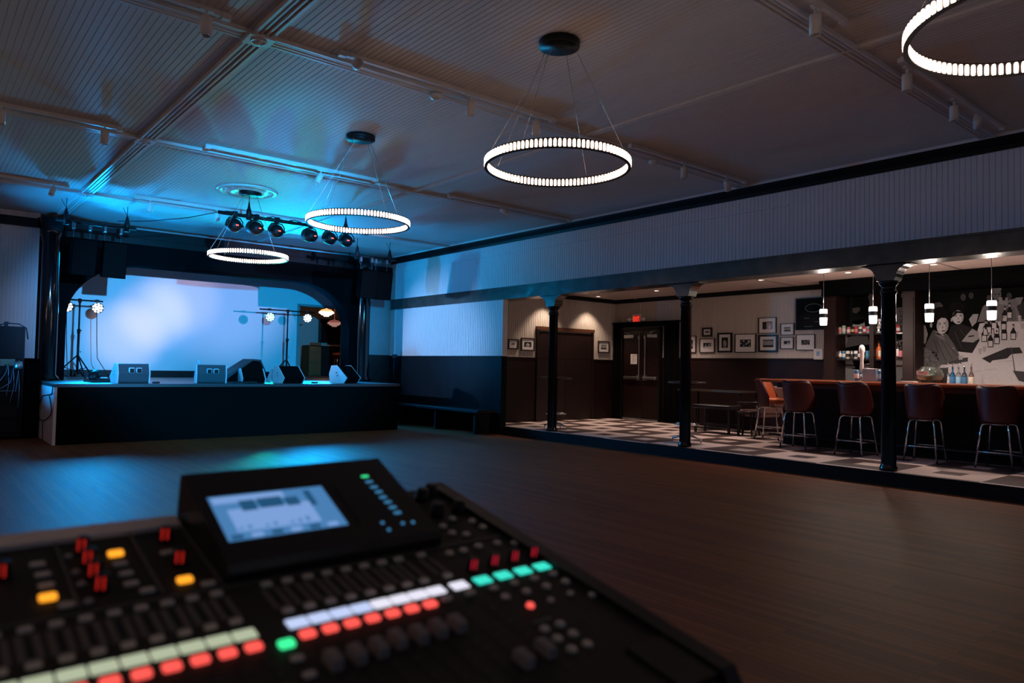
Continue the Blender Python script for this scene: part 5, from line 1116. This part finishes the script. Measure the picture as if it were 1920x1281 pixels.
for i, (px, py) in enumerate([(684, 894), (692, 904), (701, 914), (710, 923), (718, 933), (727, 942), (736, 952), (745, 962)]):
    q = podpt(px, py); m = MB(); m.rbox(q[0]-.0058, q[0]+.0058, q[1]-.0026, q[1]+.0026, 0, .0012, .0006); podobj(m, 'level_meter_light', M_METG if i == 0 else M_METB)
for px, py in [(717, 981), (729, 994), (755, 982), (774, 980)]:
    q = podpt(px, py); m = MB(); m.lathe([(.0026, 0), (.0024, .0015), (.0001, .0016)], 12, (q[0], q[1], 0)); podobj(m, 'navigation_key', M_METB)
q = podpt(665, 935); m = MB(); m.box(q[0]-.02, q[0]-.018, sy0, sy1, 0, .0015); podobj(m, 'bezel_ridge', M_CONS)
# table under the console
t = thing('folding_table', 'black cloth-covered table carrying the mixing console', 'table', (.27, .76, 0))
m = MB(); m.box(-.42, .42, -.22, .18, .80, .835); m.build('table_top', M_MBLACK, t)
for sx in (-1, 1):
    for sy in (-.2, .16): m = MB(); m.tube([(.38*sx, sy, .80), (.38*sx, sy, 0)], .016, 8); m.build('leg', M_MBLACK, t)
m = MB(); m.box(-.40, .46, -.16, .14, .836, .858) if 0 else m.prism([(-.18, .836), (.16, .836), (.16, .925), (-.18, .850)], -.40, .40, 'x'); m.build('riser', M_RUB, t)

# ------------------------------------------------------------------ lights
# floods that the lit fixtures give off
for x, y in ((3.84, 4.10), (3.82, 7.30), (3.88, 10.85), (3.83, .93)): pass
spot('stage_par_beam', (a1.x, SL-.15, a1.z), (3.0, 13.8, 3.86), 480, (.0, .36, 1.0), 115, 1.0, .10)
spot('stage_par_beam', (a1.x, SL-.15, a1.z), (8.87, 12.4, 3.3), 900, (.0, .36, .8), 46, .8, .10)
spot('stage_par_beam', (a1.x, SL-.15, a1.z), (3.8, 8.5, .0), 800, (.0, .36, 1.0), 80, 1.0, .5)
spot('stage_par_beam', (a0.x, SL-.15, a0.z), (8.87, 13.3, 1.68), 2100, (.27, .43, .76), 31, .8, .06)
spot('stage_par_beam', (b0.x, SR-.15, b0.z), (3.7, 11.3, 3.8), 330, (.0, .85, .50), 60, .8, .03)
spot('stage_par_beam', (b0.x, SR-.15, b0.z), (4.5, 9, .0), 240, (.0, .85, .50), 40, 1.0, .10)
spot('stage_par_beam', (b1.x, SR-.15, b1.z), (5.6, 13.7, 3.86), 1000, (.0, .36, 1.0), 110, 1.0, .08)
spot('stage_par_beam', (b1.x, SR-.15, b1.z), (7.0, 9.0, .0), 1700, (.0, .36, 1.0), 70, 1.0, .5)
spot('added_ceiling_wash', (-1.5, 12.5, .95), (6.0, 14.3, 3.86), 4200, (.0, .34, 1.0), 58, .9, .05)  # added unseen source, turns the ceiling near the stage blue
# front-of-house par lights on stands beside the mixing position, out of frame
FL, FR_ = (1.0, -.2, 2.45), (7.66, -.2, 2.45)
spot('front_par_beam', FR_, tuple(ony(425, 545, YBK)), 8500, (.32, .36, .72), 13.5, .9, .04)
spot('front_par_beam', FL, tuple(ony(185, 625, YBK)), 5800, (.16, .40, .9), 14, .9, .04)
spot('front_par_beam', FR_, tuple(ony(238, 630, YBK)), 5500, (1.0, .66, .55), 6, 1.0, .04)
spot('front_par_beam', FR_, tuple(ony(290, 590, YBK)), 4500, (1.0, .64, .56), 6, 1.0, .04)
spot('front_par_beam', FR_, tuple(ony(345, 560, YBK)), 3000, (.9, .62, .70), 6.5, 1.0, .04)
spot('front_par_beam', FL, tuple(ony(430, 620, YBK)), 12500, (.0, .32, .74), 27, .6, .04)
w = bpy.data.worlds.new('World'); SC.world = w; w.use_nodes = True
bg = w.node_tree.nodes['Background']; bg.inputs['Color'].default_value = (.9, .85, .8, 1); bg.inputs['Strength'].default_value = .0

# ------------------------------------------------------------------ camera and view
cd = bpy.data.cameras.new('camera'); co = bpy.data.objects.new('camera', cd); COL.objects.link(co); SC.camera = co
cd.sensor_width = 36; cd.sensor_fit = 'HORIZONTAL'; cd.lens = F/1920*36; cd.clip_start = .02; cd.clip_end = 100
Rm = Matrix((RT, UP, -_f)).transposed(); co.matrix_world = Matrix.Translation(CAM) @ Rm.to_4x4()
cd.dof.use_dof = True; cd.dof.focus_distance = 9.5; cd.dof.aperture_fstop = 3.2; cd.dof.aperture_blades = 0
SC.view_settings.view_transform = 'Standard'; SC.view_settings.look = 'None'; SC.view_settings.exposure = 0; SC.view_settings.gamma = 1; SC.view_settings.use_curve_mapping = False
cy = SC.cycles; cy.use_denoising = True; cy.sample_clamp_indirect = 4; cy.max_bounces = 8; cy.diffuse_bounces = 4; cy.glossy_bounces = 4; cy.caustics_reflective = False; cy.caustics_refractive = False
try: cy.denoiser = 'OPENIMAGEDENOISE'; cy.denoising_prefilter = 'ACCURATE'
except Exception: pass
